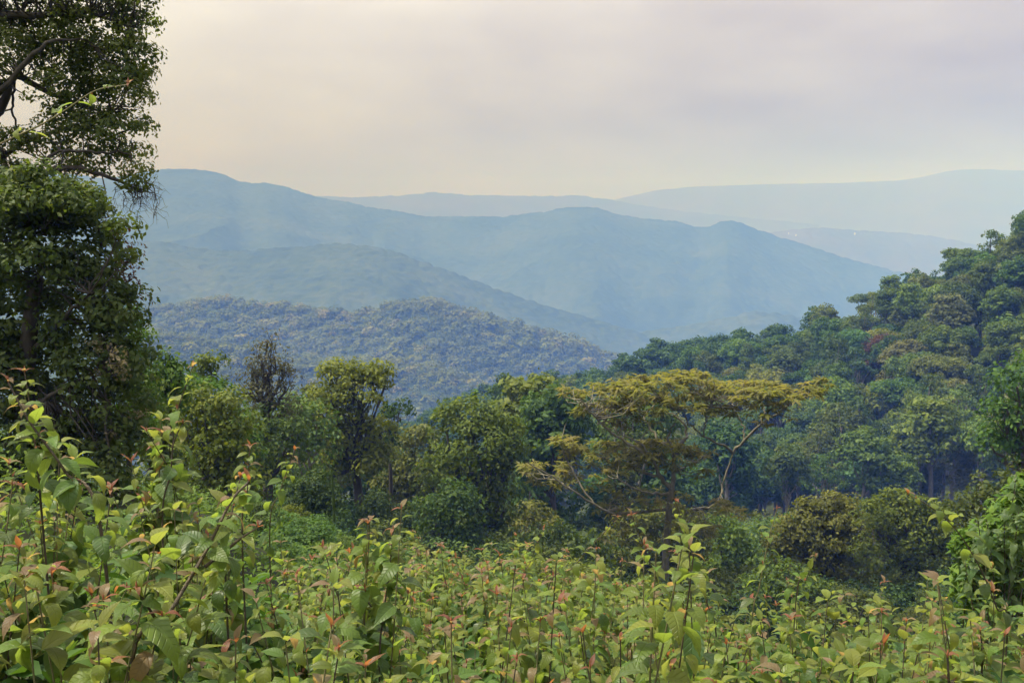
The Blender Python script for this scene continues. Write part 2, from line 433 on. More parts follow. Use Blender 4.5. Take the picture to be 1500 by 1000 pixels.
ridge("mountain_ridge", [(820,505),(900,492),(980,482),(1060,468),(1100,458),(1140,460),(1200,470),(1300,500),(1400,540)], [(820, 2900), (1400, 2900)], 700, 140, 200, 50, 22, 11, 25, 200, 21)
ridge("mountain_ridge", [(-500,420),(-100,390),(100,365),(190,354),(240,355),(300,366),(350,368),(400,364),(440,362),(470,359),(500,357),(540,361),(580,369),(620,384),(660,398),(700,414),(740,428),(790,445),(850,462),(920,482),(1000,510),(1100,540)],
      [(-500, 3300), (500, 3000), (1100, 2700)], 1100, 300, 560, 150, 19, 8, 55, 260, 15, crest_amp=5)
h1, s1 = ridge("hill", [(-300,470),(100,462),(200,456),(250,454),(290,444),(320,441),(350,447),(390,453),(440,456),(480,460),(510,466),(540,462),(570,452),(600,447),(630,446),(660,452),(700,463),(740,475),(780,487),(830,502),(860,512),(890,525),(930,545),(990,590),(1060,640),(1150,700)],
      [(-300, 1850), (300, 1750), (620, 1620), (1150, 1450)], 760, 235, 360, 110, 0, 0, 38, 150, 16, crest_amp=3)
h2, s2 = ridge("hill", [(-300,480),(100,488),(200,493),(280,498),(340,512),(400,528),(460,534),(520,535),(570,536),(620,541),(660,552),(700,572),(760,610),(820,660),(900,720)],
      [(-300, 1350), (500, 1240), (900, 1120)], 560, 190, 260, 90, 0, 0, 30, 110, 17, crest_amp=3)

def canopy_on(S0, spacing, u0, u1, seed, K=64, name="forest_canopy", rr=(4.0, 8.5), leaf=2.5):
    rng = np.random.default_rng(seed)
    X, Y, Z, t = S0
    x0, x1 = X.min(), X.max(); y0, y1 = Y.min(), Y.max()
    g = np.stack(np.meshgrid(np.arange(x0, x1, spacing), np.arange(y0, y1, spacing)), -1).reshape(-1, 2)
    g = g + rng.uniform(-0.5, 0.5, g.shape) * spacing
    # nearest crest-grid sample by (radial u, forward y)
    ux = g[:, 0] / g[:, 1]
    ur = X[0] / Y[0]
    col = np.clip(np.searchsorted(ur, ux), 1, X.shape[1] - 2)
    yy = Y[:, col]                                       # decreasing along rows
    row = (yy > g[None, :, 1]).sum(0)
    ok = (row > 4) & (row < X.shape[0] - 1)
    uu = 750 + F * ux
    ok &= (uu > u0) & (uu < u1)
    g, col, row = g[ok], col[ok], row[ok]
    z = Z[row, col]
    n = len(g)
    R = np.clip(rng.lognormal(math.log(rr[0]), 0.42, n), rr[0] * 0.55, rr[1])
    c = np.stack([g[:, 0], g[:, 1], z + R * 0.35], 1)
    d = sphere_dirs(n * K, rng, -0.15, 1.0).reshape(n, K, 3)
    lump = rng.uniform(0.82, 1.1, (n, K, 1))
    P = c[:, None] + d * lump * R[:, None, None] * np.array([1, 1, 0.8])
    Nn = d * 0.9 + np.array([0, 0, 0.35]) + 0.2 * rng.normal(size=(n, K, 3))
    V, Q = leaf_quads(P.reshape(-1, 3), Nn.reshape(-1, 3), (leaf * rng.uniform(0.7, 1.3, (n, K)) * (R / 6)[:, None]).ravel(), rng, 0.75, 0.1)
    ct = np.clip(rng.normal(0.34, 0.16, n) + np.where(rng.random(n) < 0.07, 0.4, 0) + 0.35 * (fbm(g[:, 0] / 90, g[:, 1] / 90, 2, 4) - 0.5), 0, 1)
    tone = np.clip(ct[:, None] + rng.normal(0, 0.03, (n, K)), 0, 1)
    return put(name, mesh_np(name, V, Q, M_far, np.repeat(tone.ravel(), 4)), kind="stuff")
canopy_on(s1, 10.5, 150, 960, 31, rr=(6.5, 15), K=52)
canopy_on(s2, 9.5, 150, 860, 32, rr=(5.5, 13), K=52)

# ------------------------------------------------------------------ haze
W_white, W_tin = plain_mat("white_wall", (0.6, 0.58, 0.55)), plain_mat("tin_roof", (0.6, 0.6, 0.6), 0.4)
for (u, v, d, w, lab) in [(1166, 345, 7600, 15, "tiny white house on the hazy hill, lowest left of the hamlet"), (1155, 342, 7650, 9, "tiny white house on the hazy hill just above the lowest one"), (1251, 344, 7700, 16, "tiny white house alone under the hazy hill crest")]:
    pu, pv = proj(s6[0], s6[1], s6[2]); k_ = np.argmin((pu - u) ** 2 + (pv - v) ** 2 + 1e6 * (s6[3][:, None] < 0.02))
    p = (s6[0].flat[k_], s6[1].flat[k_], s6[2].flat[k_] + 6)
    r = thing("house", lab, "house", p, "white houses on the far hazy hill")
    w *= 0.55; l, h = w * 0.7, w * 0.5
    bv = [(-w / 2, -l / 2, -12), (w / 2, -l / 2, -12), (w / 2, l / 2, -12), (-w / 2, l / 2, -12), (-w / 2, -l / 2, h), (w / 2, -l / 2, h), (w / 2, l / 2, h), (-w / 2, l / 2, h)]
    put("wall", mesh_np("wall", bv, np.array([(0, 1, 5, 4), (1, 2, 6, 5), (2, 3, 7, 6), (3, 0, 4, 7), (4, 5, 6, 7)]), W_white), r)
    e = w * 0.56; g = l * 0.62
    rv = [(-e, -g, h * .95), (e, -g, h * .95), (e, 0, h * 1.6), (-e, 0, h * 1.6), (-e, g, h * .95), (e, g, h * .95)]
    put("roof", mesh_np("roof", rv, np.array([(0, 1, 2, 3), (3, 2, 5, 4)]), W_tin), r)
hz_m, N, L = _mat("haze_air")
pv = N('ShaderNodeVolumePrincipled')
HAZE = 4.3e-4
pv.inputs['Color'].default_value = (0.14, 0.31, 1.0, 1)
pv.inputs['Density'].default_value = HAZE
pv.inputs['Anisotropy'].default_value = -0.58
pv.inputs['Absorption Color'].default_value = (1, 1, 1, 1)
o_ = N('ShaderNodeOutputMaterial'); L(pv.outputs[0], o_.inputs['Volume'])
x0, x1, y0, y1, z0, z1 = -16000, 16000, -16000, 16000, -620, 500
hv = [(a, b, c) for c in (z0, z1) for b in (y0, y1) for a in (x0, x1)]
hq = [(0, 2, 3, 1), (4, 5, 7, 6), (0, 1, 5, 4), (2, 6, 7, 3), (0, 4, 6, 2), (1, 3, 7, 5)]
put("haze", mesh_np("haze", hv, np.array(hq), hz_m), kind="stuff")

# ------------------------------------------------------------------ trees
def local(p, root):
    return np.asarray(p, float) - root
def limb_path(a, b, rng, sag=0.1, n=7, wob=0.08):
    a = np.asarray(a, float); b = np.asarray(b, float)
    t = np.linspace(0, 1, n)[:, None]
    p = a * (1 - t) + b * t
    ln = np.linalg.norm(b - a)
    p[:, 2:] += -sag * ln * np.sin(t * math.pi)
    p[1:-1] += rng.normal(size=(n - 2, 3)) * wob * ln * 0.5
    return p
def branches(fork, targets, rng, r0, limb_name, root, mat, sub=None, sides=5, minr=0.02, sag=0.08):
    """one limb object per target, each with its own twigs to the nearest clump centres"""
    T = np.asarray(targets)
    own = None
    if sub is not None and len(sub):
        own = np.argmin(np.linalg.norm(sub[:, None] - T[None], axis=2), axis=1)
    for i, t in enumerate(T):
        p = limb_path(fork, t, rng, sag)
        parts = [tube(p, np.linspace(r0, max(minr, r0 * 0.35), len(p)), sides)]
        if own is not None:
            cs = sub[own == i]
            for c in cs:
                k = rng.integers(3, len(p))
                q = limb_path(p[k], c, rng, 0.12, 4, 0.12)
                parts.append(tube(q, np.linspace(max(minr * 0.8, r0 * 0.3), minr * 0.4, 4), 4))
        V, Q = join(parts)
        put(limb_name, mesh_np(limb_name, V, Q, mat, smooth=True), root)

def ptree(label, d, bu, lobes, mat, leaf=0.42, clump=1.1, per=34, k=1.0, bark=B_dark, tr=0.28, seed=1, name="tree", cat="tree",
          fork=0.45, dd=0.8, group=None, lean=0.0, extra=None, twigs=24, base_drop=0.0, **kw):
    """tree from crown lobes given as (u, v, ru, rv[, depth offset]) at distance d; stands on the ground below bu"""
    rng = np.random.default_rng(seed)
    bx = (bu - 750) / F * d
    bz = float(ground_z(bx, d)[0]) - base_drop
    bx = px(bu, proj(bx, d, bz)[1], d)[0]
    root_p = np.array([bx, d, bz])
    s = d / F
    LB = []
    for lb in lobes:
        off = lb[4] if len(lb) > 4 else rng.uniform(-0.35, 0.35) * lb[2] * s
        c = px(lb[0], lb[1], d + off) - root_p
        LB.append((*c, lb[2] * s, lb[2] * s * dd, lb[3] * s))
    LB = np.array(LB)
    V, Q, tone, C = crown_cloud(LB, rng, clump, leaf, per, k * 1.35, **kw)
    root = thing(name, label, cat, root_p, group)
    o = put("crown", mesh_np("crown", V, Q, mat, tone), root, kind="stuff")
    top = LB[:, 2].mean()
    fz = max(1.0, top * fork + (LB[:, 2] - LB[:, 5]).min() * (1 - fork) * 0.8)
    fz = min(fz, LB[:, 2].max())
    cx, cy = LB[:, 0].mean(), LB[:, 1].mean()
    fk = np.array([cx * 0.6 + lean, cy * 0.6, fz])
    tp = curve([(0, 0, -0.8), (fk[0] * 0.25 + rng.normal() * 0.15, fk[1] * 0.3, fz * 0.45), fk], 9)
    V, Q = tube(tp, np.linspace(tr * 1.25, tr * 0.75, len(tp)), 8)
    put("trunk", mesh_np("trunk", V, Q, bark, smooth=True), root)
    sub = C[rng.permutation(len(C))[:twigs * len(LB)]]
    branches(fk, LB[:, :3] - np.array([0, 0, 1]) * LB[:, 5:6] * 0.35, rng, tr * 0.55, "limb", root, bark, sub)
    return root, root_p

# --- the opposite slope: about 290 single forest trees, the rest one mass
def proto(kind, seed):
    rng = np.random.default_rng(seed)
    h = dict(dome=17, tall=20, flat=17, column=16, sparse=18, young=12)[kind]
    lob = []
    if kind == "dome":
        for q in range(7):
            a = q * 2.4; r = 3.2 * math.sqrt(q / 7)
            lob.append((r * math.cos(a), r * math.sin(a), h - 3.0 - 0.35 * r + rng.normal() * 0.5, 2.6, 2.6, 2.0))
        for q in range(5):
            a = q * 1.9 + 0.6; lob.append((2.3 * math.cos(a), 2.3 * math.sin(a), h - 6.2 - rng.uniform(0, 2.6), 2.0, 2.0, 2.1))
        lob += [(0, 0, h - 6.5, 3.0, 3.0, 3.0)]; per, k, cl, lf = 26, 1.0, 0.9, 0.55
    elif kind == "tall":
        for q in range(6):
            a = q * 2.4; r = 2.2 * math.sqrt(q / 6)
            lob.append((r * math.cos(a), r * math.sin(a), h - 2.5 - q * 0.7, 2.2, 2.2, 1.9))
        for q in range(4 if seed != 104 else 1):
            lob.append((rng.normal() * 1.0, rng.normal() * 1.0, h - 7.5 - q * 1.5, 1.7, 1.7, 1.6))
        per, k, cl, lf = 22, 1.0, 0.95, 0.6
    elif kind == "flat":
        for q in range(8):
            a = q * 2.4; r = 4.4 * math.sqrt(q / 8)
            lob.append((r * math.cos(a), r * math.sin(a), h - 1.4 - 0.12 * r + rng.normal() * 0.5, 2.3, 2.3, 1.0))
        for q in range(3):
            a = q * 2.1; lob.append((2 * math.cos(a), 2 * math.sin(a), h - 4.5, 1.9, 1.9, 0.9))
        per, k, cl, lf = 22, 1.1, 0.85, 0.6
    elif kind == "column":
        for q in range(8):
            lob.append((rng.normal() * 0.9, rng.normal() * 0.9, 2.5 + q * 1.75, 2.0 - 0.07 * q, 2.0 - 0.07 * q, 1.7))
        per, k, cl, lf = 20, 0.9, 0.9, 0.6
    elif kind == "sparse":
        for q in range(8):
            a = q * 2.4; r = 3.0 * math.sqrt(q / 8)
            lob.append((r * math.cos(a), r * math.sin(a), h - 2 - 0.5 * r + rng.normal() * 0.9, 1.5, 1.5, 1.0))
        per, k, cl, lf = 16, 0.9, 0.75, 0.5
    else:
        for q in range(5):
            a = q * 2.4; r = 2.0 * math.sqrt(q / 5)
            lob.append((r * math.cos(a), r * math.sin(a), h - 2.5 - 0.6 * r, 2.1, 2.1, 2.0))
        lob += [(0, 0, h - 5.5, 2.2, 2.2, 2.2), (0.3, 0.2, h - 8, 1.8, 1.8, 1.6)]; per, k, cl, lf = 22, 1.0, 0.95, 0.6
    V, Q, tone, C = crown_cloud(np.array(lob, float), rng, cl, lf, per, k)
    L0 = np.array(lob)
    fz = h * 0.55
    parts = [tube(curve([(0, 0, -2.5), (rng.normal() * .25, rng.normal() * .25, fz * 0.5), (0, 0, fz)], 6), np.linspace(0.38, 0.24, len(curve([(0, 0, -2.5), (0, 0, fz * 0.5), (0, 0, fz)], 6))), 6)]
    for lb in L0:
        parts.append(tube(limb_path((0, 0, fz * rng.uniform(0.8, 1)), lb[:3], rng, 0.06, 5), np.linspace(0.17, 0.06, 5), 4))
    tV, tQ = join(parts)
    return (V, Q, tone), (tV, tQ), len(V)
PK = [("dome", 1), ("dome", 2), ("tall", 3), ("tall", 4), ("flat", 5), ("column", 6), ("column", 7), ("sparse", 8), ("young", 9), ("dome", 10)]
PR = [proto(k, 100 + s) for k, s in PK]
MATS = dict(green=M_green, dark=M_dark, blue=M_blue, yellow=M_yellow, olive=M_olive, pale=M_pale, rust=M_rust)
_cache = {}
def far_meshes(pi, mk, pale_bark):
    key = (pi, mk)
    if key not in _cache:
        (V, Q, t), _, _ = PR[pi]
        _cache[key] = mesh_np("crown", V, Q, MATS[mk], t)
    kb = ("t", pi, pale_bark)
    if kb not in _cache:
        _, (V, Q), _ = PR[pi]
        _cache[kb] = mesh_np("trunk", V, Q, B_pale if pale_bark else B_dark, smooth=True)
    return _cache[key], _cache[kb]
rng = np.random.default_rng(77)
gx_, gy_ = np.meshgrid(np.arange(-110, 330, 7.0), np.arange(98, 520, 7.8))
cand = np.stack([gx_.ravel(), gy_.ravel()], 1) + rng.uniform(-3.2, 3.2, (gx_.size, 2))
cz = ground_z(cand[:, 0], cand[:, 1])
cu, cv = proj(cand[:, 0], cand[:, 1], cz + 14)
bu_, bv_ = proj(cand[:, 0], cand[:, 1], cz)
ridge_y = np.interp(cu, [560, 700, 850, 1000, 1250, 1480, 1600], [520, 500, 440, 385, 312, 290, 290])
ok = (cu > 560) & (cu < 1590) & (cand[:, 1] < ridge_y) & (cv < 860) & (cv > 250)
ok &= ~((cu < 730) & (cand[:, 1] < 150)) & ~((cu > 640) & (cu < 900) & (cv < 640) & (cand[:, 1] < 300)) & ~((cu > 1000) & (cand[:, 1] < 152))
ok &= ~((cu > 1080) & (cand[:, 1] < 192) & (rng.random(len(cand)) < 0.22))
cand, cz, cu, cv = cand[ok], cz[ok], cu[ok], cv[ok]
# visible share: march the crown top against the terrain plus canopy of the trees in front
score = np.zeros(len(cand))
order = np.argsort(cand[:, 1])
hor = np.full(1800, 1e9)                      # lowest v still open per column
for i in order:
    d = cand[i, 1]
    w = 5.2 * F / d
    a, b = int(max(0, cu[i] - w)), int(min(1799, cu[i] + w))
    top = cv[i] - 3.5 * F / d
    seen = np.clip(hor[a:b] - top, 0, 12 * F / d).mean() if b > a else 0
    score[i] = seen * w * 2
    hor[a:b] = np.minimum(hor[a:b], top + 1.5 * F / d)
big = np.argsort(-score)[:285]
is_big = np.zeros(len(cand), bool); is_big[big] = True
print("forest candidates", len(cand), "big", is_big.sum(), "score", score[big].min())
KW = {"dome": "domed", "tall": "narrow", "flat": "flat topped", "column": "vine clad", "sparse": "thin crowned", "young": "rounded"}
CWD = {"green": "mid green", "dark": "dark green", "blue": "bluish green", "yellow": "yellow green", "olive": "olive green", "pale": "pale greyish green", "rust": "reddish brown"}
mass = []
for i in range(len(cand)):
    x, y = cand[i]
    sky_line = y > ridge_y[ok][i] - 14
    p = np.array([.38, .20, .05, .15, .12, .08, .02])
    mk = rng.choice(["green", "dark", "blue", "yellow", "olive", "pale", "rust"], p=p)
    if cu[i] < 900 and rng.random() < 0.3: mk = "blue"
    if mk == "rust" and (y < 235 or rng.random() < 0.4): mk = "green"
    if 815 < cu[i] < 1235 and y < 235 and mk in ("yellow", "olive", "pale"): mk = "dark" if rng.random() < 0.6 else "blue"
    foot = y < 215 and cu[i] > 1050
    pi = rng.choice(10, p=[.15, .15, .14, .13, .04, .08, .07, .07, .06, .11])
    if foot: pi = rng.choice([3, 3, 3, 7, 2, 0])
    if sky_line and rng.random() < 0.5: pi = rng.choice([7, 3, 0, 9])
    sc = rng.uniform(0.78, 1.28) * (0.85 if sky_line else 1.0)
    if foot and y < 200: sc *= 1.08
    rz = rng.uniform(0, 6.28)
    wide = rng.uniform(0.9, 1.15)
    if is_big[i]:
        cm, tm = far_meshes(pi, mk, bool(foot and rng.random() < 0.7) or PK[pi][0] == "sparse")
        mark = ("left of umbrella tree" if cu[i] < 860 else "behind umbrella tree" if cu[i] < 1060 else "right of umbrella tree" if cu[i] < 1210 else "above twin olive trees" if cu[i] < 1360 else "near right edge")
        where = ("on slope's skyline " if sky_line else "at slope's foot " if y < 205 else "low on slope " if y < 250 else "high on slope ") + mark
        lab = f"{CWD[mk]} {KW[PK[pi][0]]} tree {where}"
        r = thing("forest_tree", lab, "tree", (x, y, cz[i]), f"{CWD[mk]} {KW[PK[pi][0]]} trees {where}", None, rz, (sc * wide, sc * wide, sc))
        put("crown", cm, r, kind="stuff"); put("trunk", tm, r)
    elif score[i] > 20:
        mass.append((x, y, cz[i], sc, rz, pi))
# the smaller rest of the slope's trees as one mass
Vs, Ts = [], []
for (x, y, z, sc, rz, pi) in mass:
    V, Q, t = PR[pi][0]
    nq = len(V) // 4
    sel = rng.permutation(nq)[:nq // 3]
    W = V.reshape(-1, 4, 3)[sel]
    W = (W - W.mean(1, keepdims=True)) * 1.5 + W.mean(1, keepdims=True)
    W = W.reshape(-1, 3) * sc
    c_, s_ = math.cos(rz), math.sin(rz)
    Vs.append(np.stack([W[:, 0] * c_ - W[:, 1] * s_ + x, W[:, 0] * s_ + W[:, 1] * c_ + y, W[:, 2] + z], 1))
    Ts.append(t.reshape(-1, 4)[sel].ravel())
if Vs:
    V = np.concatenate(Vs); put("forest_canopy", mesh_np("forest_canopy", V, np.arange(len(V)).reshape(-1, 4), M_dark, np.concatenate(Ts)), kind="stuff")

# tree ferns at the foot of the slope
def frond_mesh(seed, ln=2.6):
    rng = np.random.default_rng(seed)
    t = np.linspace(0, 1, 16)
    mid = np.stack([0 * t, ln * (t * 0.95), ln * (0.35 * t - 0.62 * t ** 2.2)], 1)
    P, Tt, sz = [], [], []
    for i in range(1, 16):
        for s in (-1, 1):
            l = 0.75 * math.sin(math.pi * min(0.98, 0.12 + 0.86 * t[i])) ** 0.8
            dr = np.array([s * 0.9, 0.35, -0.28]); dr /= np.linalg.norm(dr)
            P.append(mid[i] + dr * l / 2); Tt.append(dr); sz.append(l)
    V, Q = leaf_quads(np.array(P), np.tile([0, -0.2, 1.0], (len(P), 1)), np.array(sz), rng, 0.3, 0, np.array(Tt))
    tV, tQ = tube(mid, np.linspace(0.03, 0.008, 16), 3)
    V2, Q2 = join([(V, Q), (tV, tQ)])
    return mesh_np("frond", V2, Q2, M_fern, np.r_[np.full(len(V), 0.6), np.full(len(tV), 0.2)])
FR = [frond_mesh(k) for k in range(3)]
V, Q = tube([(0, 0, -1.0), (0.08, 0, 1.5), (0, 0.05, 3.2)], [0.16, 0.13, 0.11], 7)
fern_trunk = mesh_np("trunk", V, Q, B_dark, smooth=True)
for u, d, hgt in [(1236, 178, 1.5), (1262, 184, 1.2), (1216, 186, 1.3), (1330, 176, 1.1), (1385, 178, 1.2), (1420, 170, 1.0), (1170, 150, 1.1), (1100, 140, 1.0)]:
    x = (u - 750) / F * d; z = float(ground_z(x, d)[0])
    r = thing("tree_fern", "bright green tree fern with arching fronds at slope foot", "tree fern", (x, d, z), "tree ferns at the foot of the slope", None, rng.uniform(0, 6), (hgt,) * 3)
    put("trunk", fern_trunk, r)
    for q in range(11):
        f = put("frond", FR[q % 3], r, (0, 0, 3.15)); f.rotation_euler = (rng.uniform(-0.15, 0.45), 0, q * 2 * math.pi / 11 + rng.uniform(-.2, .2)); f.scale = (1, rng.uniform(.8, 1.1), 1)

# --- trees of the near valley, one by one
ptree("round headed tree with a yellow green domed top over a darker lower crown", 75, 532,
      [(512, 550, 40, 22), (545, 548, 26, 18), (462, 592, 20, 14), (562, 566, 16, 12), (492, 545, 24, 14), (480, 578, 24, 20), (530, 575, 40, 22), (500, 600, 34, 20), (520, 640, 40, 34), (555, 625, 24, 26), (488, 640, 28, 28), (515, 675, 44, 26), (545, 672, 30, 30), (490, 690, 30, 22)],
      M_yellow, leaf=0.36, clump=0.85, per=34, k=1.1, seed=11, tr=0.42, twigs=14)
ptree("small dark flat crowned tree leaning out beside the yellow green domed tree", 80, 572,
      [(586, 598, 20, 10), (572, 612, 18, 12), (560, 640, 20, 18)], M_dark, leaf=0.36, clump=0.7, per=26, seed=12, tr=0.2)
ptree("big dense dark tree hung with vines, bright green on top, mid valley", 68, 708,
      [(690, 612, 46, 26), (655, 628, 26, 22), (725, 632, 36, 28), (752, 636, 18, 13), (700, 655, 52, 34), (738, 672, 32, 36), (712, 706, 44, 42), (735, 740, 28, 44), (728, 790, 30, 46), (700, 760, 34, 40), (668, 680, 28, 30)],
      M_green, leaf=0.34, clump=0.85, per=36, k=1.1, seed=13, tr=0.45, twigs=12)
ptree("rounded dull green tree standing before the left foot of the vine hung tree", 62, 655,
      [(662, 728, 34, 26), (640, 755, 30, 28), (672, 760, 36, 32), (650, 800, 42, 36), (685, 805, 32, 34)],
      M_dark, leaf=0.30, clump=0.75, per=34, k=1.1, seed=14, tr=0.25, twigs=10)
ptree("yellowish tree with loose crown behind and left of the vine hung tree", 88, 604,
      [(605, 648, 32, 20), (630, 640, 24, 18), (590, 672, 30, 24), (618, 690, 40, 34), (598, 735, 40, 44), (575, 705, 26, 30), (630, 750, 36, 40)],
      M_olive, leaf=0.42, clump=0.95, per=30, seed=15, tr=0.3, twigs=10)
ptree("grey brown twiggy tree with a pointed half bare top", 64, 393,
      [(392, 494, 10, 13), (382, 515, 16, 14), (402, 518, 16, 14), (372, 535, 18, 14), (412, 535, 18, 16), (392, 540, 24, 18), (366, 562, 22, 18), (418, 560, 20, 18), (392, 575, 32, 22), (370, 595, 24, 20), (415, 600, 24, 22)],
      M_twig, leaf=0.22, clump=0.6, per=13, k=1.2, seed=16, tr=0.3, bark=B_dark, twigs=40, zmin=-0.8)
ptree("dark bushy tree draped in brown vines under the twiggy grey tree", 62, 392,
      [(390, 618, 36, 28), (374, 650, 36, 36), (410, 655, 34, 36), (395, 700, 40, 40), (425, 630, 20, 24)], M_dark, leaf=0.3, clump=0.8, per=32, seed=17, tr=0.25, twigs=10)
ptree("light green feathery tree between the twiggy tree and the domed tree", 70, 445,
      [(440, 600, 30, 22), (462, 615, 26, 22), (430, 640, 36, 30), (465, 655, 34, 30), (450, 700, 36, 36)], M_fern, leaf=0.34, clump=0.8, per=24, seed=18, tr=0.22, bark=B_pale, twigs=14)
ptree("small dark round crown on the skyline left of the twiggy tree", 54, 305,
      [(308, 532, 21, 13), (292, 545, 18, 12), (300, 560, 26, 16)], M_green, leaf=0.26, clump=0.55, per=28, seed=19, tr=0.12, twigs=10)
ptree("small layered tree with thin skyline tufts beside the big left tree", 40, 252,
      [(248, 522, 16, 8), (262, 536, 18, 9), (236, 545, 20, 14), (258, 560, 26, 18), (240, 590, 30, 26)], M_green, leaf=0.24, clump=0.5, per=26, seed=20, tr=0.12, twigs=12)
ptree("bushy green tree right of the big dark left tree", 46, 300,
      [(300, 590, 34, 24), (330, 600, 30, 28), (275, 610, 30, 28), (310, 640, 46, 36), (345, 650, 34, 36), (285, 680, 44, 44), (335, 705, 44, 44)],
      M_green, leaf=0.26, clump=0.65, per=34, seed=21, tr=0.2, twigs=10)
ptree("olive bushy tree with pale dry leaves at the foot of the big left tree", 36, 235,
      [(215, 585, 28, 28), (240, 630, 32, 32), (215, 660, 36, 40), (255, 690, 36, 40), (225, 720, 40, 40)], M_olive, leaf=0.2, clump=0.5, per=34, seed=22, tr=0.15, twigs=10)
ptree("dark dome shaped bush on the slope below the domed tree", 55, 462,
      [(462, 712, 28, 22), (450, 735, 30, 24), (476, 738, 28, 26)], M_dark, leaf=0.22, clump=0.5, per=40, k=1.2, seed=23, tr=0.12, name="bush", cat="bush", twigs=8)
ptree("dull green bush under the bare trunk of the domed tree", 70, 545,
      [(545, 745, 36, 28), (580, 770, 36, 34), (520, 770, 30, 26), (610, 800, 36, 36)], M_dark, leaf=0.3, clump=0.7, per=32, seed=24, tr=0.15, name="bush", cat="bush", twigs=8)
ptree("olive tree with a rounded crown right behind the vine hung tree", 82, 785,
      [(780, 752, 24, 20), (798, 768, 22, 22), (775, 785, 30, 28), (795, 810, 32, 36), (780, 845, 34, 40)], M_olive, leaf=0.36, clump=0.8, per=32, seed=25, tr=0.2, twigs=10)
ptree("low grey green tree below the gap left of the golden umbrella tree", 90, 845,
      [(845, 830, 36, 22), (825, 850, 30, 26), (865, 855, 30, 30), (845, 885, 44, 40)], M_blue, leaf=0.4, clump=0.8, per=32, seed=26, tr=0.2, twigs=10)
ptree("dense olive brown tree filling the space under the golden umbrella tree", 66, 965,
      [(930, 775, 36, 24), (975, 765, 40, 24), (1015, 775, 34, 26), (910, 805, 40, 32), (960, 810, 50, 36), (1015, 815, 44, 38), (895, 845, 38, 40), (950, 860, 50, 44), (1020, 865, 46, 46)],
      M_olive, leaf=0.3, clump=0.75, per=34, seed=27, tr=0.3, twigs=10)
ptree("yellow green tree right of the trunk of the golden umbrella tree", 63, 1072,
      [(1055, 772, 26, 20), (1082, 790, 26, 22), (1070, 820, 32, 30), (1095, 830, 22, 26), (1060, 860, 36, 38)], M_yellow, leaf=0.28, clump=0.65, per=30, seed=28, tr=0.18, twigs=10)
ptree("wide rounded olive tree, left of the twin pair right of the umbrella tree", 62, 1222,
      [(1222, 738, 24, 15), (1190, 745, 22, 14), (1252, 742, 18, 12), (1160, 768, 20, 16), (1145, 800, 20, 24), (1205, 758, 38, 20), (1240, 756, 30, 18), (1175, 775, 34, 24), (1215, 785, 48, 30), (1250, 780, 34, 28), (1165, 815, 38, 34), (1210, 830, 50, 40), (1250, 835, 40, 44), (1180, 865, 44, 40)],
      M_olive, leaf=0.26, clump=0.65, per=38, k=1.1, seed=29, tr=0.3, twigs=10)
ptree("wide rounded golden green tree, right of the twin pair with pale stems below", 59, 1310,
      [(1318, 732, 28, 13), (1292, 742, 20, 12), (1345, 740, 22, 12), (1378, 752, 20, 14), (1400, 775, 18, 18), (1310, 752, 40, 20), (1350, 758, 34, 20), (1280, 760, 30, 22), (1325, 780, 50, 28), (1375, 775, 34, 26), (1290, 805, 40, 30), (1350, 815, 48, 34), (1395, 805, 30, 34), (1310, 850, 46, 30)],
      M_yellow, leaf=0.24, clump=0.62, per=38, k=1.1, seed=30, tr=0.3, twigs=12)
ptree("shadowy dark bush low under the twin olive trees", 56, 1290,
      [(1250, 880, 40, 28), (1300, 890, 44, 30), (1350, 885, 44, 34), (1395, 870, 34, 40), (1210, 900, 40, 30)], M_dark, leaf=0.24, clump=0.6, per=34, seed=31, tr=0.12, name="bush", cat="bush", twigs=8)
ptree("dark leathery leaved tree cut by the right edge of the view", 40, 1500,
      [(1490, 560, 28, 22), (1515, 545, 34, 30), (1475, 590, 26, 24), (1500, 610, 40, 34), (1470, 640, 28, 28), (1505, 660, 46, 40), (1540, 600, 40, 50), (1455, 650, 16, 20)],
      M_dark, leaf=0.24, clump=0.6, per=30, seed=32, tr=0.22, twigs=12)
ptree("soft fern green bush in front of the dark tree at right edge", 34, 1440,
      [(1425, 730, 26, 22), (1455, 715, 30, 22), (1410, 760, 28, 28), (1450, 760, 40, 34), (1490, 745, 36, 40), (1500, 700, 30, 30)], M_fern, leaf=0.2, clump=0.5, per=28, seed=33, tr=0.1, name="bush", cat="bush", twigs=8)

ptree("dim dark tree filling the gap behind the domed tree's trunk", 98, 500,
      [(505, 690, 44, 34), (470, 700, 40, 34), (545, 690, 44, 36), (575, 700, 36, 40), (520, 740, 60, 44), (450, 730, 40, 40)], M_dark, leaf=0.45, clump=1.0, per=32, seed=41, tr=0.25, twigs=6)
ptree("dim bluish tree behind the light green feathery tree", 105, 420,
      [(425, 640, 40, 30), (455, 670, 40, 36), (400, 680, 40, 40), (370, 670, 36, 36), (430, 720, 50, 44)], M_blue, leaf=0.48, clump=1.1, per=30, seed=42, tr=0.25, twigs=6)
ptree("broad mid green tree left of the twiggy grey tree, cut low by the thicket", 56, 340,
      [(345, 630, 34, 24), (320, 650, 36, 28), (365, 660, 30, 30), (335, 690, 46, 36), (300, 710, 40, 40)], M_green, leaf=0.3, clump=0.75, per=32, seed=43, tr=0.2, twigs=8)
ptree("narrow olive tree squeezed between the yellowish tree and the vine hung tree", 76, 640,
      [(640, 670, 20, 18), (632, 695, 24, 24), (645, 725, 26, 30), (630, 760, 28, 36)], M_yellow, leaf=0.32, clump=0.7, per=30, seed=44, tr=0.15, twigs=8)
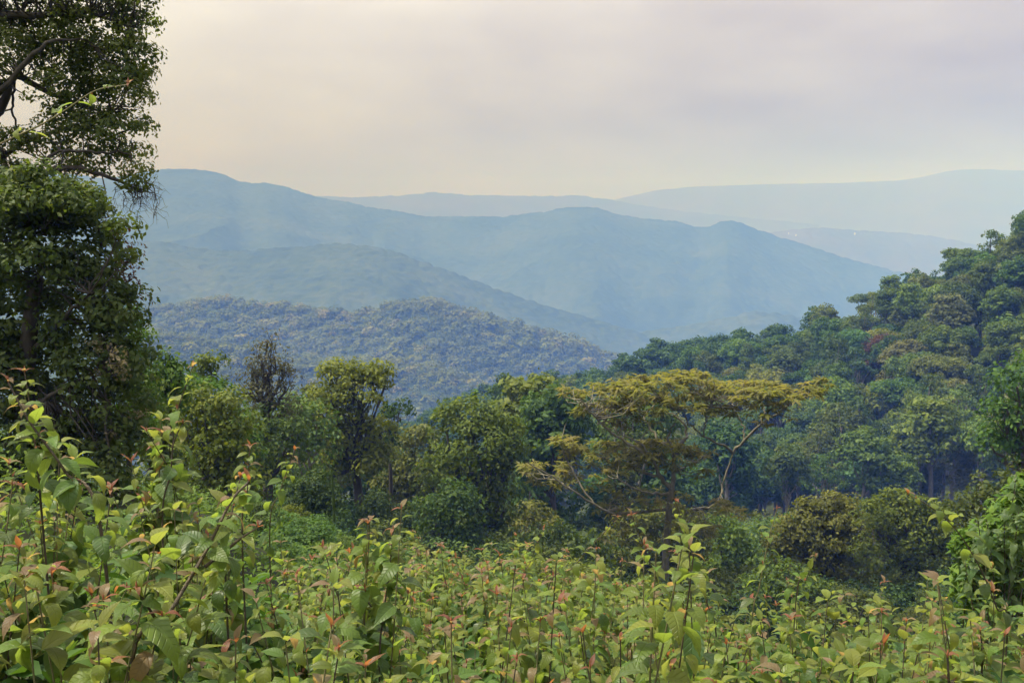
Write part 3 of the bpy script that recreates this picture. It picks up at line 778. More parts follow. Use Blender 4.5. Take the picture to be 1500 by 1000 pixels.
ptree("slim dark skyline tree rising left of the opposite slope", 150, 738,
      [(738, 555, 12, 9), (744, 566, 14, 10), (734, 575, 16, 12), (740, 595, 20, 20), (738, 625, 24, 24)], M_dark, leaf=0.6, clump=1.1, per=26, seed=45, tr=0.25, twigs=8)
ptree("tiny crown on a thin pole poking above the vine hung tree", 72, 697,
      [(697, 577, 6, 6), (699, 584, 5, 4)], M_green, leaf=0.3, clump=0.35, per=14, seed=46, tr=0.06, twigs=6)
ptree("low dark tree at the dark gap between twin olive trees and thicket", 50, 1150,
      [(1150, 850, 40, 26), (1120, 860, 30, 26), (1180, 870, 40, 30)], M_green, leaf=0.24, clump=0.6, per=30, seed=47, tr=0.12, twigs=8)

ptree("wide dense dark green tree between the left dark mass and the twiggy tree", 50, 262,
      [(222, 560, 34, 24), (262, 566, 38, 24), (305, 580, 36, 24), (235, 600, 40, 34), (285, 610, 44, 34), (330, 615, 34, 30), (240, 650, 50, 40), (300, 660, 54, 42), (350, 660, 34, 34)],
      M_green, leaf=0.26, clump=0.65, per=34, seed=48, tr=0.22, twigs=8)
ptree("tall olive tree behind, between twiggy tree and domed tree", 92, 455,
      [(450, 585, 26, 18), (432, 605, 28, 22), (468, 610, 24, 22), (450, 640, 40, 30), (440, 680, 40, 36), (475, 690, 36, 36)], M_olive, leaf=0.4, clump=0.9, per=32, seed=49, tr=0.25, twigs=8)

# --- understorey bushes below and between the valley trees
def bush_proto(seed):
    rng = np.random.default_rng(seed)
    lob = [(0, 0, .55, .7, .7, .5)] + [(math.cos(a) * .6, math.sin(a) * .6, .35 + rng.uniform(0, .35), .45, .45, .38) for a in np.arange(0, 6.2, 1.25) + rng.uniform(0, 1)]
    V, Q, t, C = crown_cloud(np.array(lob), rng, 0.17, 0.075, 26, 1.25, zmin=-0.9)
    tV, tQ = join([tube(limb_path((0, 0, -.25), c, rng, .05, 4), [.035, .03, .02, .01], 4) for c in C[rng.permutation(len(C))[:26]]])
    return (V, Q, t), mesh_np("stems", tV, tQ, B_dark)
BP = [bush_proto(s) for s in (1, 2, 3)]
BM = {}
rng = np.random.default_rng(31)
TOPV = np.array([(300, 700), (380, 730), (430, 742), (500, 775), (560, 790), (620, 815), (700, 822), (760, 815), (820, 800), (880, 835), (960, 860), (1060, 850), (1110, 830), (1150, 850), (1250, 880), (1400, 870), (1480, 850)])
bl_spots = [(u, rng.uniform(30, 42)) for u in np.linspace(330, 600, 18)] + [(u, rng.uniform(48, 62)) for u in np.linspace(560, 1480, 34)] + [(u, rng.uniform(84, 112)) for u in np.linspace(600, 1480, 34)] + [(u, rng.uniform(62, 80)) for u in np.linspace(330, 900, 22)] + [(u, rng.uniform(100, 150)) for u in np.linspace(780, 1250, 20)]
for (u, d) in bl_spots:
    u += rng.uniform(-12, 12)
    x = (u - 750) / F * d; z = float(ground_z(x, d)[0]); u = proj(x, d, z)[0]
    tv = np.interp(u, TOPV[:, 0], TOPV[:, 1]) + rng.uniform(-16, 26) - (30 if d > 60 else 0) - (40 if d > 82 else 0) - (25 if d > 112 else 0)
    tz = px(u, tv, d)[2]
    h = tz - z
    if d < 46: h = min(h, rng.uniform(0.9, 1.5))
    h = min(max(h, 0.9 if d < 46 else 1.6), 9.0)
    w = h * rng.uniform(0.7, 1.0) if h > 4 else h * rng.uniform(0.9, 1.3)
    mk = rng.choice(["dark", "green", "olive", "blue", "fern"], p=[.28, .24, .22, .10, .16]); b = int(rng.integers(3))
    if (b, mk) not in BM: BM[(b, mk)] = mesh_np("foliage", *BP[b][0][:2], dict(MATS, fern=M_fern)[mk], BP[b][0][2])
    mark = ("below the twiggy grey tree" if u < 430 else "below the domed tree" if u < 600 else "below the vine hung tree" if u < 770 else "between vine hung and umbrella trees" if u < 880 else "below the umbrella tree" if u < 1120 else "below the twin olive trees")
    cw = dict(CWD, fern="fresh green")[mk]
    r = thing("bush", f"{cw} {'tall' if h > 4 else 'low'} bush {'on the near slope' if d < 46 else 'in the valley'} {mark}", "bush", (x, d, z), f"{cw} bushes {mark}", None, rng.uniform(0, 6.28), (w * 0.85, w * 0.85, h * 0.86))
    put("foliage", BM[(b, mk)], r, kind="stuff"); put("stems", BP[b][1], r, kind="stuff")

# --- the lobelia like green pole on the slope
d = 46.0
bx = px(490, 800, d)[0]; bz = float(ground_z(bx, d)[0]); tz = px(489, 688, d)[2]
t = np.linspace(0, 1, 30); hh = tz - bz
V, Q = tube(np.stack([0.05 * np.sin(t * 3) - 0.06 * t, 0 * t, -0.2 + t * (hh + 0.2)], 1), 0.075 * (0.9 + 0.2 * np.sin(t * 40)) * (1 - 0.45 * t ** 6), 8)
r = thing("flower_spike", "tall thin green pole like flower spike standing alone on the slope", "plant", (bx, d, bz))
put("stalk", mesh_np("stalk", V, Q, M_fern, np.full(len(V), 0.35), smooth=True), r)
P = np.stack([rng.normal(0, .3, 40), rng.normal(0, .3, 40), rng.uniform(.2, .6, 40)], 1)
V, Q = leaf_quads(P, np.tile([0, 0, 1.0], (40, 1)) + rng.normal(0, .3, (40, 3)), 0.6, rng, 0.22, 0, P * np.array([1, 1, 0.6]))
put("leaf_rosette", mesh_np("leaf_rosette", V, Q, M_green, np.full(len(V), 0.5)), r, kind="stuff")

# --- the golden umbrella tree
d = 58.0
rng = np.random.default_rng(404)
ub = np.array([px(972, 905, d)[0], d, 0]); ub[2] = float(ground_z(ub[0], d)[0])
U = thing("umbrella_tree", "golden brown umbrella tree with flat layered crown and crooked limbs", "tree", ub)
def up(u, v, off=0.0): return px(u, v, d + off) - ub
trunk_pts = [np.array([0, 0, -0.8]), up(973, 880), up(976, 800), up(981, 735), up(984, 716)]
c_ = curve(trunk_pts, 20); V, Q = tube(c_, np.linspace(0.27, 0.16, len(c_)), 8)
put("trunk", mesh_np("trunk", V, Q, B_moss, smooth=True), U)
LIMBS = [  # polyline (u, v, depth offset), start radius
 ([(984, 716, 0), (968, 700, -.4), (955, 670, -.8), (935, 648, -1.2), (905, 635, -1.6)], .15),
 ([(984, 716, 0), (988, 690, .3), (985, 660, .5), (978, 640, .6), (990, 615, .8)], .16),
 ([(968, 700, -.4), (940, 690, 0), (900, 680, .6), (870, 665, 1.2)], .11),
 ([(955, 672, -.8), (930, 655, -1.5), (895, 632, -2), (868, 605, -2.4), (850, 585, -2.6)], .12),
 ([(985, 660, .5), (1005, 640, 1.5), (1000, 620, 2), (975, 600, 2.6)], .11),
 ([(984, 655, .5), (960, 640, 2), (945, 610, 3), (960, 590, 3.4)], .1),
 ([(982, 722, 0), (955, 722, -1.2), (930, 715, -2), (905, 700, -2.6)], .1),
 ([(980, 745, 0), (915, 752, -1), (870, 738, -1.6), (835, 715, -2), (800, 692, -2.2), (772, 676, -2.4)], .1),
 ([(870, 738, -1.6), (845, 700, -1), (830, 670, -.5), (820, 645, 0)], .07),
 ([(988, 690, .3), (1015, 680, -1), (1035, 665, -2)], .08),
 ([(976, 760, 0), (1020, 745, 1.5), (1050, 738, 2.5), (1062, 700, 3), (1074, 664, 3)], .13),
 ([(1074, 664, 3), (1055, 650, 2), (1030, 638, 1.2), (1010, 620, .6), (1000, 600, 0)], .08),
 ([(1074, 664, 3), (1090, 645, 2.5), (1115, 622, 2), (1150, 598, 1.5), (1185, 578, 1), (1210, 560, .6)], .1),
 ([(1090, 645, 2.5), (1088, 620, 3), (1070, 595, 3.4)], .06),
 ([(1115, 622, 2), (1120, 600, 3), (1110, 575, 4)], .06),
 ([(1030, 638, 1.2), (1035, 610, -.5), (1045, 585, -1.5)], .05),
]
for pts, r0 in LIMBS:
    c_ = curve([up(*p) for p in pts], 16)
    c_[1:-1] += rng.normal(size=(len(c_) - 2, 3)) * 0.05
    V, Q = tube(c_, np.linspace(r0, 0.035, len(c_)), 6)
    put("limb", mesh_np("limb", V, Q, B_moss, smooth=True), U)
SPR = [  # crown sheets: centre u, v, half width px, half height px, depth half m, count
 (842, 572, 22, 10, 1.2, 22), (885, 566, 34, 10, 2.0, 44), (900, 592, 34, 10, 2.0, 40), (858, 598, 26, 10, 1.6, 26), (930, 560, 36, 9, 2.2, 52), (975, 554, 40, 9, 2.4, 60), (1015, 550, 36, 8, 2.2, 50),
 (950, 584, 46, 10, 2.4, 56), (1005, 580, 46, 10, 2.4, 56), (1050, 568, 38, 11, 2.2, 54), (1045, 596, 34, 9, 2.0, 34), (1085, 564, 36, 9, 2.0, 46), (1120, 565, 34, 9, 2.0, 44), (1108, 586, 36, 10, 2.0, 40),
 (1150, 571, 30, 9, 1.8, 36), (1138, 598, 22, 9, 1.4, 14), (1180, 566, 26, 7, 1.5, 24), (1208, 555, 14, 5, .8, 10), (1122, 622, 16, 7, 1.0, 6), (960, 606, 30, 7, 1.6, 14), (895, 614, 26, 7, 1.4, 12),
 (885, 655, 34, 8, 2.0, 50), (930, 654, 40, 9, 2.2, 70), (980, 652, 40, 8, 2.2, 70), (1020, 662, 34, 9, 2.0, 46), (900, 676, 34, 8, 1.6, 40), (960, 674, 38, 7, 1.8, 32), (1035, 686, 16, 8, 1.2, 10),
 (826, 642, 16, 8, 1.2, 24), (845, 660, 22, 10, 1.4, 32), (830, 685, 24, 11, 1.4, 34), (785, 682, 18, 8, 1.0, 30), (800, 700, 22, 9, 1.2, 24), (868, 702, 30, 8, 1.4, 26), (768, 680, 10, 5, .8, 12),
 (925, 722, 40, 6, 1.6, 36), (975, 727, 44, 6, 1.8, 40), (1030, 735, 40, 7, 1.8, 34), (1075, 745, 30, 6, 1.6, 22), (890, 735, 26, 6, 1.4, 20), (925, 760, 34, 8, 1.6, 26), (1000, 765, 40, 8, 1.8, 30), (1050, 775, 30, 9, 1.6, 22), (900, 782, 26, 8, 1.4, 16), (960, 790, 30, 8, 1.6, 18)]
P, T, Nn, sz, tn = [], [], [], [], []
tw = []
for (u, v, ru, rv, dz, n) in SPR:
    for _ in range(int(n * (0.6 if v < 620 else 0.42))):
        a = rng.uniform(0, 2 * math.pi); q = math.sqrt(rng.random())
        h = rng.uniform(-1, 1)
        c0 = up(u + ru * q * math.cos(a), v + rv * h * 0.8, 0) ; c0[1] += dz * q * math.sin(a)
        c0[2] -= (q ** 2) * 0.25
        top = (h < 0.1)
        nb = rng.integers(9, 14)
        base = rng.uniform(0, 6.28)
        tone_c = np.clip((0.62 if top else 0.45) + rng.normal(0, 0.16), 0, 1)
        tilt = rng.normal(0, 0.25, 2)
        for b in range(nb):
            an = base + b * 2 * math.pi / nb + rng.normal(0, 0.2)
            el = rng.uniform(-0.75, 0.35)
            dr = np.array([math.cos(an) * math.cos(el) + tilt[0] * .3, math.sin(an) * math.cos(el) + tilt[1] * .3, math.sin(el)])
            l = rng.uniform(0.34, 0.62)
            P.append(c0 + dr * l * 0.52); T.append(dr); Nn.append(np.array([-dr[0] * math.sin(el), -dr[1] * math.sin(el), 1.0]) + rng.normal(0, .25, 3)); sz.append(l); tn.append(np.clip(tone_c + rng.normal(0, .1), 0, 1))
        if rng.random() < 0.35: tw.append(c0)
V, Q = leaf_quads(np.array(P), np.array(Nn), np.array(sz), rng, 0.3, 0, np.array(T))
put("crown", mesh_np("crown", V, Q, M_gold, np.repeat(np.array(tn), 4)), U, kind="stuff")
# twigs: every third tuft is tied to the nearest point of a limb
pts_all = np.concatenate([curve([up(*p) for p in pts], 24)[6:] for pts, _ in LIMBS])
parts = []
for c0 in tw:
    dd = np.linalg.norm((pts_all - c0) * np.array([1, 0.7, 1.3]), axis=1) + np.where(pts_all[:, 2] > c0[2], 1.5, 0)
    q = limb_path(pts_all[np.argmin(dd)], c0, rng, 0.1, 5, 0.12)
    parts.append(tube(q, np.linspace(0.035, 0.012, 5), 4))
V, Q = join(parts); put("twigs", mesh_np("twigs", V, Q, B_moss, smooth=True), U, kind="stuff")

# --- big trees on the left edge
M_near_dark = tree_leaf_mat("leaf_near_dark", [(0.042, 0.072, 0.017), (0.072, 0.110, 0.024), (0.112, 0.142, 0.034)], trans=0.42, spec=0.22, hue=0.01, var=0.05)
M_near = tree_leaf_mat("leaf_near_forest", [(0.056, 0.080, 0.016), (0.100, 0.126, 0.024), (0.155, 0.165, 0.036)], trans=0.45, spec=0.25, hue=0.01, var=0.05)
def big_tree(label, d, bu, lobes, limbs, mat, seed, trunk, tr, leaf=0.13, clump=0.34, per=40, k=1.0, kw={}, extra=[], name="tree"):
    rng = np.random.default_rng(seed)
    bx = (bu - 750) / F * d; bz = float(ground_z(bx, d)[0])
    R = np.array([px(bu, 700, d)[0], d, bz]); s = d / F
    P = lambda u, v, o=0.0: px(u, v, d + o) - R
    root = thing(name, label, "tree", R)
    LB = np.array([(*P(l[0], l[1], l[4] if len(l) > 4 else rng.uniform(-.8, .8)), l[2] * s, l[2] * s * 0.9, l[3] * s) for l in lobes])
    V, Q, tone, C = crown_cloud(LB, rng, clump, leaf, per, k, **kw)
    put("crown", mesh_np("crown", V, Q, mat, tone), root, kind="stuff")
    tp = curve([np.array([0, 0, -0.8])] + [P(*q) for q in trunk], 18)
    V, Q = tube(tp, np.linspace(tr, tr * 0.5, len(tp)), 10)
    put("trunk", mesh_np("trunk", V, Q, B_dark, smooth=True), root)
    paths = []
    for pts, r0 in limbs:
        c_ = curve([P(*q) for q in pts], 18); c_[1:-1] += rng.normal(size=(len(c_) - 2, 3)) * 0.02
        paths.append(c_)
    LP = np.concatenate([p[4:] for p in paths]); own = np.concatenate([np.full(len(p) - 4, i) for i, p in enumerate(paths)])
    tws = [[] for _ in paths]
    for c0 in C[rng.random(len(C)) < 0.5]:
        dd = np.linalg.norm(LP - c0, axis=1); q = np.argmin(dd)
        if dd[q] < 2.2:
            w = limb_path(LP[q], c0, rng, 0.08, 5, 0.14)
            tws[own[q]].append(tube(w, np.linspace(0.022, 0.006, 5), 4))
    for i, ((pts, r0), c_) in enumerate(zip(limbs, paths)):
        V, Q = join([tube(c_, np.linspace(r0, 0.02, len(c_)), 7)] + tws[i])
        put("limb", mesh_np("limb", V, Q, B_dark, smooth=True), root)
    return root, P, rng
root, P, rg = big_tree("tall dark tree at the left edge with arching limbs and sky showing through", 25.0, -60,
    [(195, 25, 30, 26), (170, 55, 32, 30), (205, 75, 20, 26), (185, 105, 30, 26), (150, 25, 34, 22), (110, 40, 34, 26), (70, 25, 36, 26), (30, 45, 34, 24), (-20, 30, 40, 30), (130, 80, 32, 22), (95, 100, 28, 22), (60, 80, 24, 16),
     (190, 140, 26, 24), (155, 135, 30, 22), (120, 125, 26, 18), (195, 180, 24, 20), (165, 190, 34, 18), (125, 195, 36, 14), (190, 215, 22, 12), (150, 225, 34, 12), (100, 225, 26, 10), (75, 180, 22, 10), (205, 248, 12, 8), (185, 270, 20, 8), (20, 85, 26, 16), (-20, 100, 40, 30),
     (100, -30, 90, 40), (0, -50, 90, 50), (180, -20, 46, 30), (-90, 60, 60, 60), (-70, 180, 50, 50), (20, 215, 24, 10), (-30, 240, 40, 30), (45, 250, 26, 8), (215, 20, 14, 30),
     (70, 130, 34, 24), (105, 165, 36, 24), (150, 175, 30, 18), (60, 205, 30, 16), (0, 205, 40, 20), (130, 245, 30, 10), (175, 105, 30, 30), (140, 110, 30, 26), (30, 65, 40, 22), (100, 65, 36, 26), (20, 262, 34, 14), (70, 275, 34, 12), (10, 285, 44, 20, -1.8), (70, 292, 40, 18, -1.8), (-30, 310, 44, 28, -1.8), (40, 318, 36, 18, -2.0), (110, 300, 28, 14, -1.6)],
    [([(-45, 250, 0), (0, 165, 0), (22, 110, .4), (60, 130, .8), (110, 150, .6), (160, 165, 0)], .14), ([(-50, 60, 0), (0, 25, -.4), (60, 22, -.6), (130, 20, -.4), (190, 40, 0)], .13),
     ([(-40, 310, 0), (0, 285, -.4), (45, 262, -.6), (100, 246, -.6), (150, 255, -.4), (185, 270, -.2), (205, 282, -.2)], .11), ([(-40, 280, 0), (10, 225, .6), (60, 198, .8), (110, 190, .6), (165, 200, .3)], .09),
     ([(-45, 200, 0), (-10, 150, -.6), (40, 90, -1), (80, 60, -1), (130, 60, -.6)], .1), ([(22, 110, .4), (18, 160, .6), (30, 200, .8)], .04), ([(45, 262, -.6), (80, 225, -.8), (130, 222, -.8), (190, 225, -.4)], .05), ([(-45, 330, 0), (20, 300, .8), (70, 285, 1.2), (120, 300, 1.2)], .07)],
    M_near, 51, [(-52, 560), (-48, 400), (-45, 250), (-50, 60), (-40, -80)], 0.42, leaf=0.12, clump=0.36, per=46, k=1.45)
# bare drooping twigs hanging off its lowest limb end
parts = []
for q in range(13):
    s0 = np.array([rg.uniform(168, 212), rg.uniform(262, 284)])
    o = rg.uniform(-.4, .3)
    a_ = rg.uniform(-0.3, 1.0); ln = rg.uniform(25, 52)
    m0 = s0 + np.array([ln * .5 * (a_ + .35), ln * .22]); e0 = s0 + np.array([ln * a_ * .8, ln * rg.uniform(.7, 1.15)])
    c_ = curve([P(*s0, o), P(*m0, o + rg.uniform(-.2, .2)), P(*e0, o + rg.uniform(-.3, .3))], 10)
    c_[1:] += rg.normal(0, .02, (len(c_) - 1, 3))
    parts.append(tube(c_, np.linspace(.018, .004, len(c_)), 4))
    for w in range(7):
        k_ = rg.integers(2, len(c_) - 1)
        e = c_[k_] + np.array([rg.uniform(-.25, .45), rg.uniform(-.2, .2), rg.uniform(-.45, .22)])
        pth = limb_path(c_[k_], e, rg, -0.15, 5, .22); parts.append(tube(pth, np.linspace(.008, .0025, 5), 3))
        e2 = pth[3] + rg.normal(0, .13, 3); parts.append(tube(limb_path(pth[2], e2, rg, 0, 4, .2), np.linspace(.005, .002, 4), 3))
V, Q = join(parts); put("bare_twigs", mesh_np("bare_twigs", V, Q, B_dark), root, kind="stuff")
big_tree("huge dark vine covered tree mass at the left under the tall tree", 22.5, 40,
    [(205, 470, 12, 18), (198, 440, 14, 14), (208, 520, 12, 20), (178, 335, 18, 14), (186, 372, 14, 16), (206, 590, 14, 24), (70, 290, 50, 20), (100, 295, 36, 18), (30, 266, 26, 16), (88, 274, 20, 10), (-20, 268, 34, 22), (128, 292, 16, 12), (60, 255, 14, 10), (45, 300, 44, 24), (140, 318, 26, 20), (0, 310, 40, 30), (40, 330, 50, 36), (90, 320, 40, 30), (125, 345, 34, 32), (60, 385, 60, 44), (115, 400, 46, 40), (10, 400, 60, 50), (150, 425, 34, 36), (40, 460, 66, 50), (110, 475, 52, 46), (165, 470, 30, 34), (60, 530, 66, 50), (130, 545, 50, 44), (10, 550, 60, 60), (175, 520, 26, 36),
     (80, 600, 66, 46), (150, 610, 46, 44), (20, 640, 66, 50), (110, 660, 60, 46), (-60, 350, 60, 60), (-70, 480, 60, 80), (-80, 600, 60, 70), (170, 650, 40, 40), (60, 700, 70, 46), (140, 700, 50, 46), (195, 560, 20, 34)],
    [([(35, 560, 0), (50, 480, 0), (60, 400, 0), (50, 330, 0)], .1), ([(40, 520, 0), (90, 470, -.5), (130, 430, -.8)], .08), ([(38, 600, 0), (90, 570, -.6), (150, 540, -.8)], .07), ([(38, 560, 0), (0, 500, .4), (-40, 400, .6)], .08)],
    M_near_dark, 52, [(38, 640), (36, 560), (42, 500), (50, 420)], 0.3, leaf=0.15, clump=0.36, per=44, k=1.5, kw=dict(inner=0.05))
big_tree("reddish brown leaved tree peeping out at the right side of the vine covered mass", 24.0, 165,
    [(160, 345, 22, 22), (180, 372, 20, 22), (188, 405, 18, 22), (170, 400, 24, 28), (192, 440, 16, 22), (180, 330, 16, 12)],
    [([(150, 520, 0), (160, 460, 0), (170, 400, 0), (165, 345, 0)], .06), ([(160, 460, 0), (180, 430, -.2), (192, 400, -.3)], .04), ([(165, 420, 0), (182, 390, .2), (190, 360, .3)], .03)],
    M_rust, 53, [(160, 640), (155, 560), (150, 520)], 0.12, leaf=0.1, clump=0.26, per=20, k=0.9)
big_tree("green leafy tree at the right foot of the vine covered mass", 26.0, 190,
    [(190, 470, 20, 18), (200, 505, 20, 22), (185, 530, 24, 24), (205, 545, 18, 26), (195, 590, 26, 30), (180, 620, 30, 30), (205, 640, 26, 40)],
    [([(188, 660, 0), (190, 600, 0), (195, 540, 0), (192, 480, 0)], .06), ([(190, 600, 0), (205, 560, -.3), (208, 530, -.3)], .04)],
    M_green, 54, [(190, 700), (188, 660)], 0.12, leaf=0.12, clump=0.3, per=44, k=1.4)
big_tree("pale creamy flowering vine hanging down the right side of the dark mass", 21.6, 165,
    [(150, 492, 12, 12), (160, 512, 14, 14), (172, 530, 12, 14), (182, 548, 8, 14), (140, 515, 12, 20), (150, 545, 14, 16), (160, 640, 16, 14), (205, 610, 12, 10)],
    [([(160, 700, 0), (156, 620, .2), (150, 540, .3), (152, 495, .3)], .03)], M_vine, 55, [(162, 720), (160, 700)], 0.05, leaf=0.09, clump=0.2, per=26, k=0.8, name="climbing_vine")

# --- undergrowth on the slope between thicket and trees: uncountable, one mass
rng = np.random.default_rng(909)
def slope_cover(name, n, r0, r1, u0, u1, leaf, mat, seed, lift, clump_h):
    rng = np.random.default_rng(seed)
    d = np.exp(rng.uniform(math.log(r0), math.log(r1), n)); u = rng.uniform(u0, u1, n)
    x = (u - 750) / F * d
    z = ground_z(x, d)
    mound = fbm(x / (2.2), d / 2.2, 3, seed) 
    h = lift + clump_h * np.clip(mound * 2 - 0.55, 0, 1) * rng.uniform(0.5, 1, n)
    P = np.stack([x, d, z + h], 1)
    Nn = np.stack([rng.normal(0, .5, n), rng.normal(-.2, .5, n), np.ones(n)], 1)
    V, Q = leaf_hex(P, Nn, leaf * (d / r0) ** 0.45 * rng.uniform(.6, 1.4, n), rng, 0.5, .5)
    tone = np.clip(0.25 + 0.55 * mound + rng.normal(0, .14, n), 0, 1)
    put(name, mesh_np(name, V, Q, mat, np.repeat(tone, 6)), kind="stuff")
slope_cover("undergrowth", 60000, 9.5, 70, -300, 1800, 0.09, M_green, 61, 0.05, 1.3)
slope_cover("undergrowth", 30000, 26, 62, 380, 680, 0.13, M_fern, 62, 0.1, 1.2)
slope_cover("undergrowth", 52000, 60, 190, 300, 1700, 0.35, M_dark, 63, 0.1, 3.0)

# ------------------------------------------------------------------ foreground thicket
def shrub_leaf_mat(name, top, under, trans_c, trans=0.45, var=0.25, hue=0.02, rough=0.44, spec=0.34, blotch=0.5):
    m, N, L = _mat(name)
    uv = N('ShaderNodeUVMap')
    sep = N('ShaderNodeSeparateXYZ'); L(uv.outputs[0], sep.inputs[0])
    ax = N('ShaderNodeMath'); ax.operation = 'SUBTRACT'; ax.inputs[1].default_value = 0.5; L(sep.outputs[0], ax.inputs[0])
    ab = N('ShaderNodeMath'); ab.operation = 'ABSOLUTE'; L(ax.outputs[0], ab.inputs[0])
    # side veins run out and forward from the midrib
    m1 = N('ShaderNodeMath'); m1.operation = 'MULTIPLY_ADD'; m1.inputs[1].default_value = -0.55; L(ab.outputs[0], m1.inputs[0]); L(sep.outputs[1], m1.inputs[2])
    m2 = N('ShaderNodeMath'); m2.operation = 'MULTIPLY'; m2.inputs[1].default_value = 8.0; L(m1.outputs[0], m2.inputs[0])
    fr = N('ShaderNodeMath'); fr.operation = 'PINGPONG'; fr.inputs[1].default_value = 0.5; L(m2.outputs[0], fr.inputs[0])
    vn = N('ShaderNodeMapRange'); vn.inputs['From Min'].default_value = 0.0; vn.inputs['From Max'].default_value = 0.14; vn.inputs['To Min'].default_value = 1; vn.inputs['To Max'].default_value = 0
    L(fr.outputs[0], vn.inputs['Value'])
    md = N('ShaderNodeMapRange'); md.inputs['From Min'].default_value = 0.015; md.inputs['From Max'].default_value = 0.05; md.inputs['To Min'].default_value = 1; md.inputs['To Max'].default_value = 0
    L(ab.outputs[0], md.inputs['Value'])
    mxv = N('ShaderNodeMath'); mxv.operation = 'MAXIMUM'; L(vn.outputs[0], mxv.inputs[0]); L(md.outputs[0], mxv.inputs[1])
    oi = N('ShaderNodeObjectInfo')
    tc = N('ShaderNodeTexCoord')
    no = N('ShaderNodeTexNoise'); no.noise_dimensions = '4D'; no.inputs['Scale'].default_value = 5; no.inputs['Detail'].default_value = 3
    L(tc.outputs['Object'], no.inputs['Vector'])
    w = N('ShaderNodeMath'); w.operation = 'MULTIPLY'; w.inputs[1].default_value = 50; L(oi.outputs['Random'], w.inputs[0]); L(w.outputs[0], no.inputs['W'])
    ge = N('ShaderNodeNewGeometry')
    ba = N('ShaderNodeMix'); ba.data_type = 'RGBA'; ba.inputs['A'].default_value = (*top, 1); ba.inputs['B'].default_value = (*under, 1)
    L(ge.outputs['Backfacing'], ba.inputs['Factor'])
    ve = N('ShaderNodeMix'); ve.data_type = 'RGBA'; ve.blend_type = 'MIX'; ve.inputs['B'].default_value = (*[x * 1.5 for x in top], 1)
    vf = N('ShaderNodeMath'); vf.operation = 'MULTIPLY'; vf.inputs[1].default_value = 0.5; L(mxv.outputs[0], vf.inputs[0])
    L(vf.outputs[0], ve.inputs['Factor']); L(ba.outputs['Result'], ve.inputs['A'])
    bl = N('ShaderNodeMapRange'); bl.inputs['From Min'].default_value = 0.63; bl.inputs['From Max'].default_value = 0.70; bl.inputs['To Max'].default_value = blotch
    L(no.outputs[0], bl.inputs['Value'])
    br = N('ShaderNodeMix'); br.data_type = 'RGBA'; br.inputs['B'].default_value = (0.09, 0.06, 0.025, 1)
    L(bl.outputs[0], br.inputs['Factor']); L(ve.outputs['Result'], br.inputs['A'])
    hs = N('ShaderNodeHueSaturation')
    a = N('ShaderNodeMapRange'); a.inputs['To Min'].default_value = 0.5 - hue * 1.6; a.inputs['To Max'].default_value = 0.5 + hue
    L(oi.outputs['Random'], a.inputs['Value']); L(a.outputs[0], hs.inputs['Hue'])
    f1 = N('ShaderNodeMath'); f1.operation = 'MULTIPLY'; f1.inputs[1].default_value = 9.13; f2 = N('ShaderNodeMath'); f2.operation = 'FRACT'
    L(oi.outputs['Random'], f1.inputs[0]); L(f1.outputs[0], f2.inputs[0])
    b = N('ShaderNodeMapRange'); b.inputs['To Min'].default_value = 1 - var; b.inputs['To Max'].default_value = 1 + var
    L(f2.outputs[0], b.inputs['Value']); L(b.outputs[0], hs.inputs['Value']); L(br.outputs['Result'], hs.inputs['Color'])
    bu = N('ShaderNodeBump'); bu.inputs['Strength'].default_value = 0.6; bu.inputs['Distance'].default_value = 0.004; bu.invert = True
    L(mxv.outputs[0], bu.inputs['Height'])
    p = N('ShaderNodeBsdfPrincipled'); p.inputs['Roughness'].default_value = rough; p.inputs['Specular IOR Level'].default_value = spec
    L(hs.outputs[0], p.inputs['Base Color']); L(bu.outputs[0], p.inputs['Normal'])
    t = N('ShaderNodeBsdfTranslucent')
    tmx = N('ShaderNodeMix'); tmx.data_type = 'RGBA'; tmx.inputs['A'].default_value = (*trans_c, 1); tmx.inputs['B'].default_value = (*[x * 0.5 for x in trans_c], 1)
    L(vf.outputs[0], tmx.inputs['Factor']); L(tmx.outputs['Result'], t.inputs['Color'])
    ms = N('ShaderNodeMixShader'); ms.inputs[0].default_value = trans
    L(p.outputs[0], ms.inputs[1]); L(t.outputs[0], ms.inputs[2])
    o = N('ShaderNodeOutputMaterial'); L(ms.outputs[0], o.inputs['Surface'])
    return m
L_green = shrub_leaf_mat("shrub_leaf_green", (0.090, 0.142, 0.022), (0.130, 0.168, 0.046), (0.32, 0.42, 0.05))
L_old = shrub_leaf_mat("shrub_leaf_old", (0.050, 0.090, 0.018), (0.085, 0.120, 0.038), (0.22, 0.33, 0.04), trans=0.3)
L_young = shrub_leaf_mat("shrub_leaf_young", (0.132, 0.170, 0.026), (0.162, 0.182, 0.048), (0.36, 0.40, 0.06))
L_red = shrub_leaf_mat("shrub_leaf_red", (0.200, 0.085, 0.040), (0.240, 0.130, 0.075), (0.48, 0.18, 0.05), hue=0.012)
L_pink = shrub_leaf_mat("shrub_leaf_pinkish", (0.175, 0.125, 0.062), (0.215, 0.160, 0.095), (0.55, 0.36, 0.10), hue=0.012)
L_broad = shrub_leaf_mat("broad_bush_leaf", (0.085, 0.135, 0.045), (0.125, 0.165, 0.080), (0.26, 0.38, 0.05), rough=0.35)
B_stem = bark_mat("stem_dark", (0.045, 0.036, 0.022), (0.110, 0.080, 0.045), 30)
B_stemg = bark_mat("stem_green", (0.110, 0.120, 0.045), (0.190, 0.150, 0.070), 30)
B_bud = plain_mat("bud_red", (0.30, 0.10, 0.045), 0.5)

